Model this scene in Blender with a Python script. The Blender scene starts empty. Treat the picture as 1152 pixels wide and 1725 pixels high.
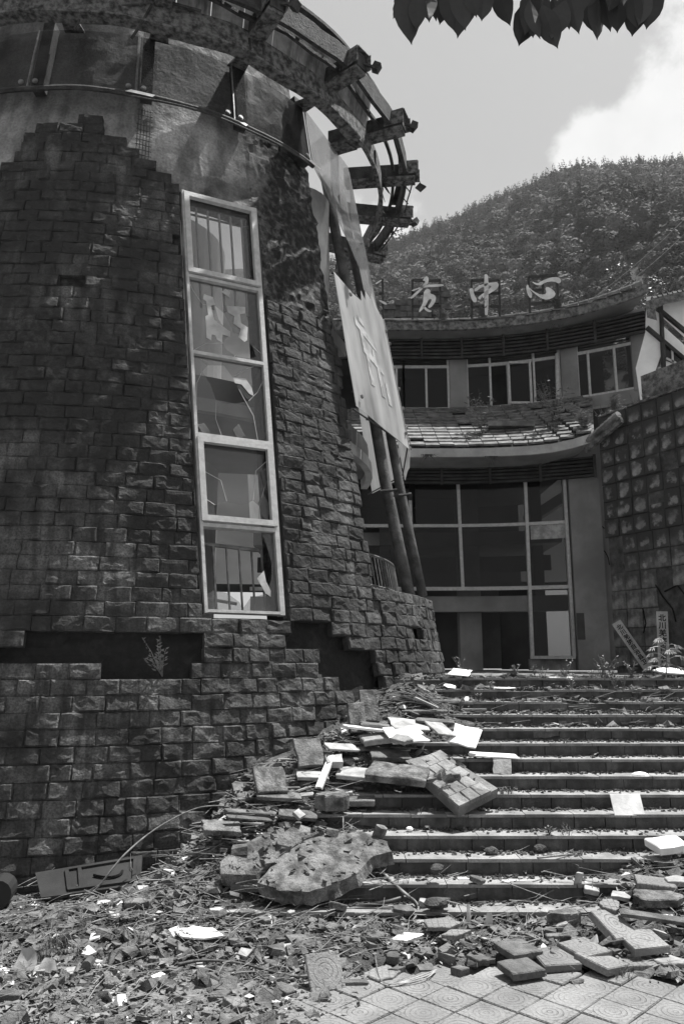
import bpy, bmesh, math, random
import numpy as np
from mathutils import Vector, Matrix, noise
from mathutils.geometry import delaunay_2d_cdt
sc = bpy.context.scene
C = sc.collection
rnd = random.Random(11)
R = math.radians

# ------------------------------------------------------------ camera
F = 1300.0                                   # focal length in pixels of the 1725 px tall photograph
TH = math.atan((1115 - 862.5) / F)           # upward pitch
ZC = 1.94
cam = bpy.data.cameras.new('camera')
cam.sensor_fit = 'VERTICAL'; cam.sensor_height = 36.0; cam.lens = F / 1725 * 36
cam.clip_start = 0.05; cam.clip_end = 6000
camo = bpy.data.objects.new('camera', cam); C.objects.link(camo)
camo.location = (0, 0, ZC); camo.rotation_euler = (math.pi / 2 + TH, 0, 0)
sc.camera = camo

# ------------------------------------------------------------ light
SUN = Vector((.34, .20, 1)).normalized()
sun = bpy.data.lights.new('sun', 'SUN'); sun.energy = 5.0; sun.angle = R(.55); sun.color = (1, .995, .98)
suno = bpy.data.objects.new('sun', sun); C.objects.link(suno)
suno.rotation_euler = SUN.to_track_quat('Z', 'Y').to_euler()
suno.location = (6, 4, 30)

W = bpy.data.worlds.new('World'); sc.world = W; W.use_nodes = True
nt = W.node_tree; nt.nodes.clear()
def N(t, **k):
    n = nt.nodes.new(t)
    for a, b in k.items(): setattr(n, a, b)
    return n
sky = N('ShaderNodeTexSky', sky_type='NISHITA'); sky.sun_disc = False
sky.sun_elevation = math.asin(SUN.z); sky.sun_rotation = math.atan2(SUN.x, SUN.y)
sky.dust_density = 2.0; sky.air_density = 1.0
bw = N('ShaderNodeRGBToBW'); nt.links.new(sky.outputs[0], bw.inputs[0])
tc = N('ShaderNodeTexCoord')
def cloud_dir(u, v):
    a = (u - 576) / F; up = (862.5 - v) / F
    return Vector((a, math.cos(TH) - up * math.sin(TH), math.sin(TH) + up * math.cos(TH))).normalized()
nz = N('ShaderNodeTexNoise'); nz.inputs['Scale'].default_value = 12; nz.inputs['Detail'].default_value = 9; nz.inputs['Roughness'].default_value = .6
nt.links.new(tc.outputs['Generated'], nz.inputs['Vector'])
nb = N('ShaderNodeTexNoise'); nb.inputs['Scale'].default_value = 1.6; nb.inputs['Detail'].default_value = 3
nt.links.new(tc.outputs['Generated'], nb.inputs['Vector'])
def wmath(op, a, b=None, clamp=False):
    n = N('ShaderNodeMath', operation=op); n.use_clamp = clamp
    for i, s in enumerate((a, b)):
        if s is None: continue
        if isinstance(s, (int, float)): n.inputs[i].default_value = s
        else: nt.links.new(s, n.inputs[i])
    return n.outputs[0]
acc = None
for (u, v, rad, amp) in ((1095, 222, .085, 1.0), (1015, 232, .06, 1.0), (975, 262, .05, .9), (1170, 222, .085, 1.0), (1240, 290, .08, 1.0), (1400, 100, .3, .9), (-500, 300, .35, .9), (640, 400, .16, .42)):
    dn = N('ShaderNodeVectorMath', operation='DISTANCE'); dn.inputs[1].default_value = cloud_dir(u, v)
    nt.links.new(tc.outputs['Generated'], dn.inputs[0])
    g = wmath('MULTIPLY', wmath('SUBTRACT', 1.0, wmath('DIVIDE', dn.outputs['Value'], rad), True), amp)
    acc = g if acc is None else wmath('MAXIMUM', acc, g)
cl = wmath('ADD', wmath('MULTIPLY', acc, 1.15), wmath('MULTIPLY', wmath('SUBTRACT', nz.outputs[0], .5), 1.1))
far = wmath('MULTIPLY', wmath('SUBTRACT', nb.outputs[0], .56), 2.2, False)
cl = wmath('MAXIMUM', cl, far)
mr = N('ShaderNodeMapRange', interpolation_type='SMOOTHSTEP'); mr.inputs['From Min'].default_value = .30; mr.inputs['From Max'].default_value = .56
nt.links.new(cl, mr.inputs['Value'])
mx = N('ShaderNodeMix', data_type='RGBA'); nt.links.new(mr.outputs[0], mx.inputs[0])
# faded high cloud veil: keeps the photographed pale grey
veil = N('ShaderNodeMix', data_type='RGBA'); veil.inputs[0].default_value = .45
nt.links.new(bw.outputs[0], veil.inputs[6]); veil.inputs[7].default_value = (5.6, 5.6, 5.6, 1)
nt.links.new(veil.outputs[2], mx.inputs[6])
cc = N('ShaderNodeTexNoise'); cc.inputs['Scale'].default_value = 16; cc.inputs['Detail'].default_value = 6; nt.links.new(tc.outputs['Generated'], cc.inputs['Vector'])
cv = wmath('ADD', 6.3, wmath('MULTIPLY', cc.outputs[0], 2.0)); nt.links.new(cv, mx.inputs[7])
bg = N('ShaderNodeBackground'); bg.inputs[1].default_value = .06
nt.links.new(mx.outputs[2], bg.inputs[0])
wo = N('ShaderNodeOutputWorld'); nt.links.new(bg.outputs[0], wo.inputs[0])
sc.view_settings.view_transform = 'Standard'; sc.view_settings.look = 'None'
sc.view_settings.exposure = 1.0; sc.view_settings.gamma = 1; sc.view_settings.use_curve_mapping = False
sc.cycles.max_bounces = 6; sc.cycles.transparent_max_bounces = 24; sc.cycles.diffuse_bounces = 3
sc.cycles.volume_bounces = 1

# ------------------------------------------------------------ where things stand
def ray(u, v):
    a = (u - 576) / F; up = (862.5 - v) / F
    return Vector((a, math.cos(TH) - up * math.sin(TH), math.sin(TH) + up * math.cos(TH)))
def at(u, v, Y):
    d = ray(u, v); return Vector((0, 0, ZC)) + d * (Y / d.y)
def onz(u, v, z):
    d = ray(u, v); return Vector((0, 0, ZC)) + d * ((z - ZC) / d.z)
TX, TY, TR, TB = -3.562, 12.409, 5.402, .175          # the tower: axis, base radius, batter
def cone(a, z, off=0.0):
    a = R(a); r = TR - TB * z + off
    return Vector((TX + r * math.sin(a), TY - r * math.cos(a), z))
def cone_basis(a):
    a = R(a); n = Vector((math.sin(a), -math.cos(a), 0)); t = Vector((math.cos(a), math.sin(a), 0))
    s = (n * -TB + Vector((0, 0, 1))).normalized(); nn = t.cross(s)
    return t, -nn, s                                    # x along the course, y inwards, z up the slope

# ------------------------------------------------------------ materials
def mat(name, base, dark=None, rough=.85, scale=3.0, detail=6, bump=.3, bscale=25, streak=0, spread=.5, metal=0, spec=.3,
        crack=0, fine=0, rand=0, extra=None, obj=False):
    """a grey weathered surface: base colour to 'dark' through noise, optional downward streaks, relief from noise and cracks"""
    m = bpy.data.materials.new(name); m.use_nodes = True; t = m.node_tree; t.nodes.clear()
    def n(ty, **k):
        x = t.nodes.new(ty)
        for a, b in k.items(): setattr(x, a, b)
        return x
    L = t.links.new
    out = n('ShaderNodeOutputMaterial'); b = n('ShaderNodeBsdfPrincipled'); L(b.outputs[0], out.inputs[0])
    b.inputs['Roughness'].default_value = rough; b.inputs['Metallic'].default_value = metal
    b.inputs['Specular IOR Level'].default_value = spec
    if obj: co = n('ShaderNodeTexCoord').outputs['Object']
    else: co = n('ShaderNodeNewGeometry').outputs['Position']
    if dark is None: dark = base * .5
    if base < .6: base, dark = base * .80, dark * .75
    def noi(sc_, de, vec=co, ro=.6):
        x = n('ShaderNodeTexNoise'); x.inputs['Scale'].default_value = sc_; x.inputs['Detail'].default_value = de; x.inputs['Roughness'].default_value = ro
        L(vec, x.inputs['Vector']); return x.outputs[0]
    def mth(op, a, c=None, d=None, clamp=False):
        x = n('ShaderNodeMath', operation=op); x.use_clamp = clamp
        for i, s in enumerate((a, c, d)):
            if s is None: continue
            if isinstance(s, (int, float)): x.inputs[i].default_value = s
            else: L(s, x.inputs[i])
        return x.outputs[0]
    def ramp(v, lo, hi):
        x = n('ShaderNodeMapRange', interpolation_type='SMOOTHSTEP'); x.inputs['From Min'].default_value = lo; x.inputs['From Max'].default_value = hi
        L(v, x.inputs['Value']); return x.outputs[0]
    v = noi(scale, detail)
    fac = ramp(v, .5 - spread * .35, .5 + spread * .35)
    if streak:
        mp = n('ShaderNodeMapping'); mp.inputs['Scale'].default_value = (1, 1, .09); L(co, mp.inputs['Vector'])
        s = ramp(noi(scale * 3.2, 5, mp.outputs[0]), .42, .66)
        fac = mth('MULTIPLY', fac, mth('SUBTRACT', 1.0, mth('MULTIPLY', s, streak)))
    if fine:
        f2 = noi(scale * 22, 4)
        fac = mth('MULTIPLY', fac, mth('ADD', 1 - fine, mth('MULTIPLY', ramp(f2, .35, .6), fine)))
    if rand:
        oi = n('ShaderNodeObjectInfo')
        fac = mth('MULTIPLY', fac, mth('ADD', 1 - rand, mth('MULTIPLY', oi.outputs['Random'], rand)))
    if extra: fac = extra(n, L, mth, ramp, noi, co, fac)
    mixn = n('ShaderNodeMix', data_type='RGBA'); L(fac, mixn.inputs[0])
    mixn.inputs[6].default_value = (dark, dark, dark, 1); mixn.inputs[7].default_value = (base, base, base, 1)
    L(mixn.outputs[2], b.inputs['Base Color'])
    if bump:
        h = noi(bscale, 8, ro=.65)
        if crack:
            w = n('ShaderNodeVectorMath', operation='ADD'); L(co, w.inputs[0])
            nn = n('ShaderNodeTexNoise'); nn.inputs['Scale'].default_value = 9; L(co, nn.inputs['Vector'])
            sc2 = n('ShaderNodeVectorMath', operation='SCALE'); sc2.inputs['Scale'].default_value = .22; L(nn.outputs['Color'], sc2.inputs[0]); L(sc2.outputs[0], w.inputs[1])
            vo = n('ShaderNodeTexVoronoi', feature='F1'); vo.inputs['Scale'].default_value = 8; L(w.outputs[0], vo.inputs['Vector'])
            cb = n('ShaderNodeRGBToBW'); L(vo.outputs['Color'], cb.inputs[0])
            h = mth('ADD', h, mth('MULTIPLY', cb.outputs[0], crack))
        bp = n('ShaderNodeBump'); bp.inputs['Strength'].default_value = bump; bp.inputs['Distance'].default_value = .03
        L(h, bp.inputs['Height']); L(bp.outputs[0], b.inputs['Normal'])
    return m

def moss_mask(n, L, mth, ramp, noi, co, fac):
    """black lichen that has run down the tower: broad patches, stronger in its upper half"""
    big = noi(.9, 5)
    sp = n('ShaderNodeSeparateXYZ'); L(co, sp.inputs[0])
    up = mth('SUBTRACT', 1.0, mth('MULTIPLY', mth('ABSOLUTE', mth('SUBTRACT', sp.outputs['Z'], 5.6)), .22), None, True)
    edge = ramp(mth('ADD', big, mth('MULTIPLY', up, .17)), .50, .66)
    br = ramp(noi(14, 5), .36, .62)
    return mth('MULTIPLY', fac, mth('SUBTRACT', 1.0, mth('MULTIPLY', edge, mth('ADD', .6, mth('MULTIPLY', br, .38)))))
M = {}
M['stone'] = mat('rock_faced_stone', .26, .035, rough=.9, scale=2.3, bump=1.0, bscale=14, streak=.85, crack=2.2, spread=.6, fine=.6, rand=.5, extra=moss_mask)
M['plaster_old'] = mat('weathered_render', .21, .07, scale=1.6, bump=.5, bscale=30, streak=.5, fine=.35)
def flaky(n, L, mth, ramp, noi, co, fac):
    sp = n('ShaderNodeSeparateXYZ'); L(co, sp.inputs[0])
    # black growth on the render right of the window, below the roof line
    right = ramp(mth('ADD', sp.outputs['X'], mth('MULTIPLY', noi(3, 4), .8)), -.95, -.55)
    low = ramp(mth('SUBTRACT', 8.9, mth('ADD', sp.outputs['Z'], mth('MULTIPLY', noi(5, 4), 1.2))), -.4, .35)
    m = mth('MAXIMUM', mth('MULTIPLY', right, .93), mth('MULTIPLY', ramp(mth('SUBTRACT', 8.3, mth('ADD', sp.outputs['Z'], mth('MULTIPLY', noi(2.6, 5), .9))), .0, .25), .8))
    dk = ramp(sp.outputs['Z'], 2.45, 3.2)          # overhang shade painted into the bare mortar where the lower courses have gone
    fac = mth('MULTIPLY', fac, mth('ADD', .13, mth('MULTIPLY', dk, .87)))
    return mth('MULTIPLY', fac, mth('SUBTRACT', 1.0, mth('MULTIPLY', m, mth('SUBTRACT', 1.15, mth('MULTIPLY', ramp(noi(11, 6), .4, .7), .5)), None, True)))
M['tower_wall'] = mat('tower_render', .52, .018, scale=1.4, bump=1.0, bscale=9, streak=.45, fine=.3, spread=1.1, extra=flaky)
M['concrete'] = mat('concrete', .3, .12, scale=3, bump=.5, bscale=40, fine=.45, streak=.2)
M['mossy'] = mat('mossy_concrete', .34, .06, scale=9, bump=.9, bscale=34, fine=.7, spread=.55)
M['white_plaster'] = mat('white_plaster', .55, .32, scale=1.2, bump=.12, bscale=50, streak=.35, fine=.15)
M['pale_wall'] = mat('pale_gable_plaster', .78, .60, scale=1.2, bump=.1, bscale=50, fine=.1)
M['grey_plaster'] = mat('grey_plaster', .30, .19, scale=.9, bump=.15, bscale=40, streak=.3, fine=.1)
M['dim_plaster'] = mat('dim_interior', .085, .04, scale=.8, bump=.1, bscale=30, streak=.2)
M['frame'] = mat('window_frame_paint', .58, .44, rough=.5, scale=14, bump=.2, bscale=60, fine=.3, streak=.3, spec=.4)
M['rust'] = mat('rusty_steel', .11, .018, rough=.8, scale=7, bump=.8, bscale=30, fine=.5, streak=.3, spec=.3, spread=.8)
M['peel'] = mat('peeling_painted_steel', .26, .03, rough=.75, scale=13, bump=.8, bscale=22, fine=.5, spread=.5)
M['cladding'] = mat('stained_cladding', .58, .06, rough=.6, scale=2, bump=.15, bscale=30, streak=.9, spread=.8)
M['black'] = mat('dark_void', .012, .006, rough=1, bump=0)
M['dark_wood'] = mat('dark_louvre', .06, .025, rough=.8, scale=4, bump=.3, bscale=30)
M['pole'] = mat('old_pole', .16, .06, rough=.8, scale=6, bump=.6, bscale=35, streak=.4, fine=.5)
M['steel'] = mat('dull_rail', .3, .15, rough=.4, scale=8, bump=.1, bscale=40, metal=.4)
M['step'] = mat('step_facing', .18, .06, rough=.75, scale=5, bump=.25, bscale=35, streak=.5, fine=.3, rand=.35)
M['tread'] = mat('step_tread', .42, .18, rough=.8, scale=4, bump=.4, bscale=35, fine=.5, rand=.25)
def dusty(n, L, mth, ramp, noi, co, fac):
    sp = n('ShaderNodeSeparateXYZ'); L(co, sp.inputs[0])
    d = ramp(mth('ADD', mth('SUBTRACT', 5.35, sp.outputs['Y']), mth('MULTIPLY', mth('SUBTRACT', noi(1.6, 4), .5), 1.6)), -.2, .35)
    return mth('ADD', mth('MULTIPLY', fac, .42), mth('MULTIPLY', mth('MULTIPLY', d, ramp(noi(11, 6), .3, .6)), .6), None, True)
M['soil'] = mat('soil', .40, .035, extra=dusty, rough=1, scale=4.5, bump=1.0, bscale=60, fine=.5, spread=.8)
M['leaf_dark'] = mat('dark_dead_leaf', .10, .03, rough=.7, scale=9, bump=.2, bscale=60)
M['leaf_pale'] = mat('bleached_dead_leaf', .55, .25, rough=.6, scale=9, bump=.2, bscale=60)
M['leaf'] = mat('dead_leaf', .34, .09, rough=.65, scale=9, bump=.2, bscale=60, spread=.9)
M['grass'] = mat('dry_grass', .22, .09, rough=.7, scale=3, bump=0, spread=.9)
M['twig'] = mat('twig_bark', .30, .12, rough=.8, scale=12, bump=.3, bscale=60)
M['board'] = mat('white_board', .82, .60, rough=.55, scale=5, bump=.12, bscale=50, fine=.15, spread=.35)
M['pale'] = mat('pale_board', .52, .25, rough=.7, scale=6, bump=.35, bscale=40, fine=.4)
M['chunk'] = mat('rubble_chunk', .28, .10, rough=.9, scale=9, bump=.8, bscale=40, fine=.5, rand=.5)
M['cable'] = mat('black_hose', .045, .025, rough=.45, bump=.1, spec=.4)
M['hose'] = mat('corrugated_hose', .12, .06, rough=.6, scale=9, bump=.2)
M['tile_roof'] = mat('roof_tile', .40, .07, rough=.85, scale=4, bump=.5, bscale=40, fine=.5, rand=.4, spread=.7)
M['sign'] = mat('sign_paint', .66, .46, rough=.6, scale=4, bump=.1)
M['plaque'] = mat('sign_board', .50, .36, rough=.6, scale=6, bump=.1, streak=.2)
M['ink'] = mat('black_lettering', .02, .012, rough=.6, bump=0)
M['panel_dark'] = mat('dark_panel', .045, .03, rough=.5, scale=3, bump=.15, bscale=40)
M['far_brick'] = mat('far_block', .14, .07, scale=6, bump=.3, fine=.3)
M['weed'] = mat('weed_leaf', .20, .09, rough=.5, scale=5, bump=0, spec=.4)
M['sapling'] = mat('sapling_leaf', .34, .18, rough=.4, scale=5, bump=0, spec=.5)
M['hang_leaf'] = mat('hanging_leaf', .05, .03, rough=.6, scale=5, bump=0)
M['crown'] = mat('hillside_foliage', .25, .025, rough=.9, scale=.03, detail=4, bump=0, rand=.7, spread=.8)
M['hill'] = mat('hillside_soil', .05, .02, rough=1, scale=.05, bump=0)
M['paper'] = mat('torn_white_film', .58, .36, rough=.6, scale=5, bump=.1)

def tile_relief(n, L, mth, ramp, noi, co, fac): return fac
def paver_mat():
    m = mat('patterned_paver', .36, .17, rough=.85, scale=2.6, bump=.5, bscale=60, fine=.4, rand=.3, spread=.9)
    t = m.node_tree; L = t.links.new
    b = [x for x in t.nodes if x.type == 'BSDF_PRINCIPLED'][0]; bp = [x for x in t.nodes if x.type == 'BUMP'][0]
    def n(ty, **k):
        x = t.nodes.new(ty)
        for a, c in k.items(): setattr(x, a, c)
        return x
    def mth(op, a, c=None, clamp=False):
        x = n('ShaderNodeMath', operation=op); x.use_clamp = clamp
        for i, s in enumerate((a, c)):
            if s is None: continue
            if isinstance(s, (int, float)): x.inputs[i].default_value = s
            else: L(s, x.inputs[i])
        return x.outputs[0]
    sp = n('ShaderNodeSeparateXYZ'); L(n('ShaderNodeTexCoord').outputs['Object'], sp.inputs[0])
    x, y = sp.outputs['X'], sp.outputs['Y']
    r = mth('SQRT', mth('ADD', mth('MULTIPLY', x, x), mth('MULTIPLY', y, y)))
    ring = mth('ABSOLUTE', mth('SUBTRACT', mth('FRACT', mth('MULTIPLY', r, 33.0)), .5))
    inr = mth('LESS_THAN', r, .105)
    gx = mth('ABSOLUTE', mth('SUBTRACT', mth('FRACT', mth('ADD', mth('MULTIPLY', x, 24.0), .5)), .5))
    gy = mth('ABSOLUTE', mth('SUBTRACT', mth('FRACT', mth('ADD', mth('MULTIPLY', y, 24.0), .5)), .5))
    grid = mth('MINIMUM', gx, gy)
    v = mth('ADD', mth('MULTIPLY', inr, ring), mth('MULTIPLY', mth('SUBTRACT', 1.0, inr), grid))
    mr = n('ShaderNodeMapRange', interpolation_type='SMOOTHSTEP'); mr.inputs['From Min'].default_value = .04; mr.inputs['From Max'].default_value = .2
    L(v, mr.inputs['Value'])
    b2 = n('ShaderNodeBump'); b2.inputs['Strength'].default_value = 1.0; b2.inputs['Distance'].default_value = .005
    L(mr.outputs[0], b2.inputs['Height']); L(bp.outputs[0], b2.inputs['Normal']); L(b2.outputs[0], b.inputs['Normal'])
    # the grooves are tinted darker
    mixn = n('ShaderNodeMix', data_type='RGBA', blend_type='MULTIPLY'); mixn.inputs[0].default_value = .7
    src = b.inputs['Base Color'].links[0].from_socket
    fade = n('ShaderNodeTexNoise'); fade.inputs['Scale'].default_value = 7; L(n('ShaderNodeNewGeometry').outputs['Position'], fade.inputs['Vector'])
    fm = n('ShaderNodeMapRange'); fm.inputs['From Min'].default_value = .35; fm.inputs['From Max'].default_value = .62; fm.inputs['To Min'].default_value = .15; L(fade.outputs[0], fm.inputs['Value']); L(fm.outputs[0], b2.inputs['Strength'])
    cr = n('ShaderNodeMapRange'); cr.inputs['To Min'].default_value = .8; L(mr.outputs[0], cr.inputs['Value'])
    L(src, mixn.inputs[6]); L(cr.outputs[0], mixn.inputs[7]); L(mixn.outputs[2], b.inputs['Base Color'])
    return m
M['paver'] = paver_mat()

def glass_mat(name, tint, gloss, dirt, dirt_col=.3, transl=0.0, rough=.03):
    m = bpy.data.materials.new(name); m.use_nodes = True; t = m.node_tree; t.nodes.clear(); L = t.links.new
    def n(ty): return t.nodes.new(ty)
    out = n('ShaderNodeOutputMaterial'); tr = n('ShaderNodeBsdfTransparent'); tr.inputs[0].default_value = (tint, tint, tint, 1)
    gl = n('ShaderNodeBsdfGlossy'); gl.inputs['Roughness'].default_value = rough
    fr = n('ShaderNodeLayerWeight'); fr.inputs[0].default_value = .5      # Schlick reflectance, the same from both faces
    pw = n('ShaderNodeMath'); pw.operation = 'POWER'; pw.inputs[1].default_value = 5; L(fr.outputs['Facing'], pw.inputs[0])
    ma = n('ShaderNodeMath'); ma.operation = 'MULTIPLY_ADD'; ma.inputs[1].default_value = .96; ma.inputs[2].default_value = .04; L(pw.outputs[0], ma.inputs[0])
    mu = n('ShaderNodeMath'); mu.operation = 'MULTIPLY'; mu.inputs[1].default_value = gloss; mu.use_clamp = True; L(ma.outputs[0], mu.inputs[0])
    mx = n('ShaderNodeMixShader'); L(mu.outputs[0], mx.inputs[0]); L(tr.outputs[0], mx.inputs[1]); L(gl.outputs[0], mx.inputs[2])
    df = n('ShaderNodeBsdfDiffuse'); df.inputs[0].default_value = (dirt_col,) * 3 + (1,)
    tl = n('ShaderNodeBsdfTranslucent'); tl.inputs[0].default_value = (dirt_col,) * 3 + (1,)
    dm = n('ShaderNodeMixShader'); dm.inputs[0].default_value = transl; L(df.outputs[0], dm.inputs[1]); L(tl.outputs[0], dm.inputs[2])
    g = n('ShaderNodeNewGeometry'); mp = n('ShaderNodeMapping'); mp.inputs['Scale'].default_value = (1, 1, .25); L(g.outputs['Position'], mp.inputs['Vector'])
    no = n('ShaderNodeTexNoise'); no.inputs['Scale'].default_value = 2.6; no.inputs['Detail'].default_value = 7; L(mp.outputs[0], no.inputs['Vector'])
    mr = n('ShaderNodeMapRange'); mr.inputs['From Min'].default_value = .3; mr.inputs['From Max'].default_value = .75
    mr.inputs['To Min'].default_value = dirt * .45; mr.inputs['To Max'].default_value = min(1, dirt * 1.5); L(no.outputs[0], mr.inputs['Value'])
    m2 = n('ShaderNodeMixShader'); L(mr.outputs[0], m2.inputs[0]); L(mx.outputs[0], m2.inputs[1]); L(dm.outputs[0], m2.inputs[2]); L(m2.outputs[0], out.inputs[0])
    return m
M['glass'] = glass_mat('window_glass', .78, 1.6, .06, .25)
M['dark_glass'] = glass_mat('tinted_glass', .5, .45, .03, .08)
M['perspex'] = glass_mat('dirty_clear_sheet', .70, .25, .08, .26, .35, .10)
M['perspex_hazy'] = glass_mat('hazy_clear_sheet', .72, .5, .30, .5, .5, .15)
M['frosted'] = glass_mat('milky_sheet', .65, .7, .62, .60, .45, .25)
M['frosted_far'] = glass_mat('milky_sheet_streaked', .5, .5, .8, .75, .5, .3)

# ------------------------------------------------------------ mesh collecting
class MB:
    def __init__(s): s.v = []; s.f = []
    def add(s, vs, fs):
        o = len(s.v); s.v += [tuple(p) for p in vs]; s.f += [tuple(i + o for i in f) for f in fs]; return s
    def box(s, c, size, m=None, jit=0, r=rnd):
        x, y, z = (q / 2 for q in size)
        vs = [Vector((a * x, b * y, d * z)) for d in (-1, 1) for a, b in ((-1, -1), (1, -1), (1, 1), (-1, 1))]
        if jit: vs = [p + Vector((r.uniform(-jit, jit), r.uniform(-jit, jit), r.uniform(-jit, jit))) for p in vs]
        if m is not None: vs = [m @ p for p in vs]
        c = Vector(c); vs = [p + c for p in vs]
        return s.add(vs, [(0, 3, 2, 1), (4, 5, 6, 7), (0, 1, 5, 4), (1, 2, 6, 5), (2, 3, 7, 6), (3, 0, 4, 7)])
    def beam(s, a, b, w, h, up=(0, 0, 1)):
        """a box section from a to b; w across, h along 'up'"""
        a, b = Vector(a), Vector(b); d = (b - a).normalized(); up = Vector(up)
        x = d.cross(up)
        if x.length < 1e-4: x = d.cross(Vector((1, 0, 0)))
        x.normalize(); z = x.cross(d)
        vs = [p + x * (i * w / 2) + z * (j * h / 2) for p in (a, b) for i, j in ((-1, -1), (1, -1), (1, 1), (-1, 1))]
        return s.add(vs, [(0, 1, 2, 3), (7, 6, 5, 4), (0, 4, 5, 1), (1, 5, 6, 2), (2, 6, 7, 3), (3, 7, 4, 0)])
    def tube(s, pts, r, n=6, r2=None):
        pts = [Vector(p) for p in pts]; o = len(s.v); k = len(pts); side = None
        for i, p in enumerate(pts):
            d = (pts[min(i + 1, k - 1)] - pts[max(i - 1, 0)])
            if d.length < 1e-7: d = Vector((0, 0, 1))
            d.normalize()
            if side is None:
                side = d.cross(Vector((0, 0, 1)))
                if side.length < .05: side = d.cross(Vector((1, 0, 0)))
            side = (side - d * side.dot(d)).normalized(); o2 = d.cross(side)
            rr = r if r2 is None else r + (r2 - r) * i / max(1, k - 1)
            for j in range(n):
                a = 2 * math.pi * j / n; s.v.append(tuple(p + side * (math.cos(a) * rr) + o2 * (math.sin(a) * rr)))
        for i in range(k - 1):
            for j in range(n):
                q = o + i * n; j2 = (j + 1) % n
                s.f.append((q + j, q + j2, q + n + j2, q + n + j))
        s.f.append(tuple(o + j for j in range(n - 1, -1, -1))); s.f.append(tuple(o + (k - 1) * n + j for j in range(n)))
        return s
    def prism(s, poly, a, b):
        """closed solid between polygon mapped by function a(x,y) and by b(x,y)"""
        n = len(poly); vs = [a(*p) for p in poly] + [b(*p) for p in poly]
        fs = [tuple(range(n)), tuple(range(2 * n - 1, n - 1, -1))] + [(i, i + n, (i + 1) % n + n, (i + 1) % n) for i in range(n)]
        return s.add(vs, fs)
    def sheet(s, outline, fn, thick=.006, step=.15, holes=(), jag=0, r=rnd):
        """a thin plate: outline in (p,q) metres mapped by fn(p,q,off)"""
        def dens(poly):
            o = []
            for i, p in enumerate(poly):
                q = poly[(i + 1) % len(poly)]; L = math.hypot(q[0] - p[0], q[1] - p[1]); k = max(1, int(L / step))
                for j in range(k): o.append((p[0] + (q[0] - p[0]) * j / k, p[1] + (q[1] - p[1]) * j / k))
            return o
        out = dens(outline); hs = [dens(h) for h in holes]
        if jag: out = [(x + r.uniform(-jag, jag), y + r.uniform(-jag, jag)) for x, y in out]
        def inside(x, y, P):
            c = False; j = len(P) - 1
            for i in range(len(P)):
                if (P[i][1] > y) != (P[j][1] > y) and x < (P[j][0] - P[i][0]) * (y - P[i][1]) / (P[j][1] - P[i][1]) + P[i][0]: c = not c
                j = i
            return c
        pts = list(out); ed = [(i, (i + 1) % len(out)) for i in range(len(out))]
        for h in hs:
            o = len(pts); pts += h; ed += [(o + i, o + (i + 1) % len(h)) for i in range(len(h))]
        xs = [p[0] for p in out]; ys = [p[1] for p in out]
        x = min(xs) + step * .6
        while x < max(xs):
            y = min(ys) + step * .55
            while y < max(ys):
                if inside(x, y, out) and not any(inside(x, y, h) for h in hs):
                    if min((x - p[0]) ** 2 + (y - p[1]) ** 2 for p in pts[:len(ed)]) > (step * .35) ** 2: pts.append((x, y))
                y += step
            x += step
        V, E, T = delaunay_2d_cdt([Vector(p) for p in pts], ed, [], 0, 1e-6)[:3]
        T = [t for t in T if inside(sum(V[i].x for i in t) / len(t), sum(V[i].y for i in t) / len(t), out)
             and not any(inside(sum(V[i].x for i in t) / len(t), sum(V[i].y for i in t) / len(t), h) for h in hs)]
        k = len(V); cnt = {}
        for t in T:
            for i in range(len(t)):
                e = (t[i], t[(i + 1) % len(t)]); cnt[e] = cnt.get(e, 0) + 1
        fs = [tuple(t) for t in T] + [tuple(i + k for i in reversed(t)) for t in T]
        for (a, b) in cnt:
            if (b, a) not in cnt: fs.append((b, a, a + k, b + k))
        return s.add([fn(p.x, p.y, 0) for p in V] + [fn(p.x, p.y, thick) for p in V], fs)
    def mesh(s, name, m, smooth=False):
        me = bpy.data.meshes.new(name); me.from_pydata(s.v, [], s.f); me.materials.append(m)
        if smooth: me.polygons.foreach_set('use_smooth', [True] * len(me.polygons))
        me.update(); return me
    def build(s, name, m, parent=None, smooth=False, **k):
        return link(name, s.mesh(name, m, smooth), parent, **k)
def link(name, me, parent=None, label=None, cat=None, group=None, kind=None, mw=None):
    o = bpy.data.objects.new(name, me); C.objects.link(o)
    if mw is not None: o.matrix_world = mw
    if parent is not None:
        o.parent = parent
        if parent.get('_t'): o.matrix_parent_inverse = Matrix.LocRotScale(parent.location, parent.rotation_euler, None).inverted()
    return tag(o, label, cat, group, kind)
def tag(o, label=None, cat=None, group=None, kind=None):
    if label: o['label'] = label
    if cat: o['category'] = cat
    if group: o['group'] = group
    if kind: o['kind'] = kind
    return o
def thing(name, label, cat, loc=(0, 0, 0), group=None):
    o = bpy.data.objects.new(name, None); C.objects.link(o); o.location = loc; o.empty_display_size = .1
    o['_t'] = 1
    return tag(o, label, cat, group)
def MX(o, x, y, z, s=(1, 1, 1)):
    m = Matrix.Identity(4)
    for i, a in enumerate((x, y, z)):
        for j in range(3): m[j][i] = a[j] * s[i]
    for j in range(3): m[j][3] = o[j]
    return m
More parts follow.
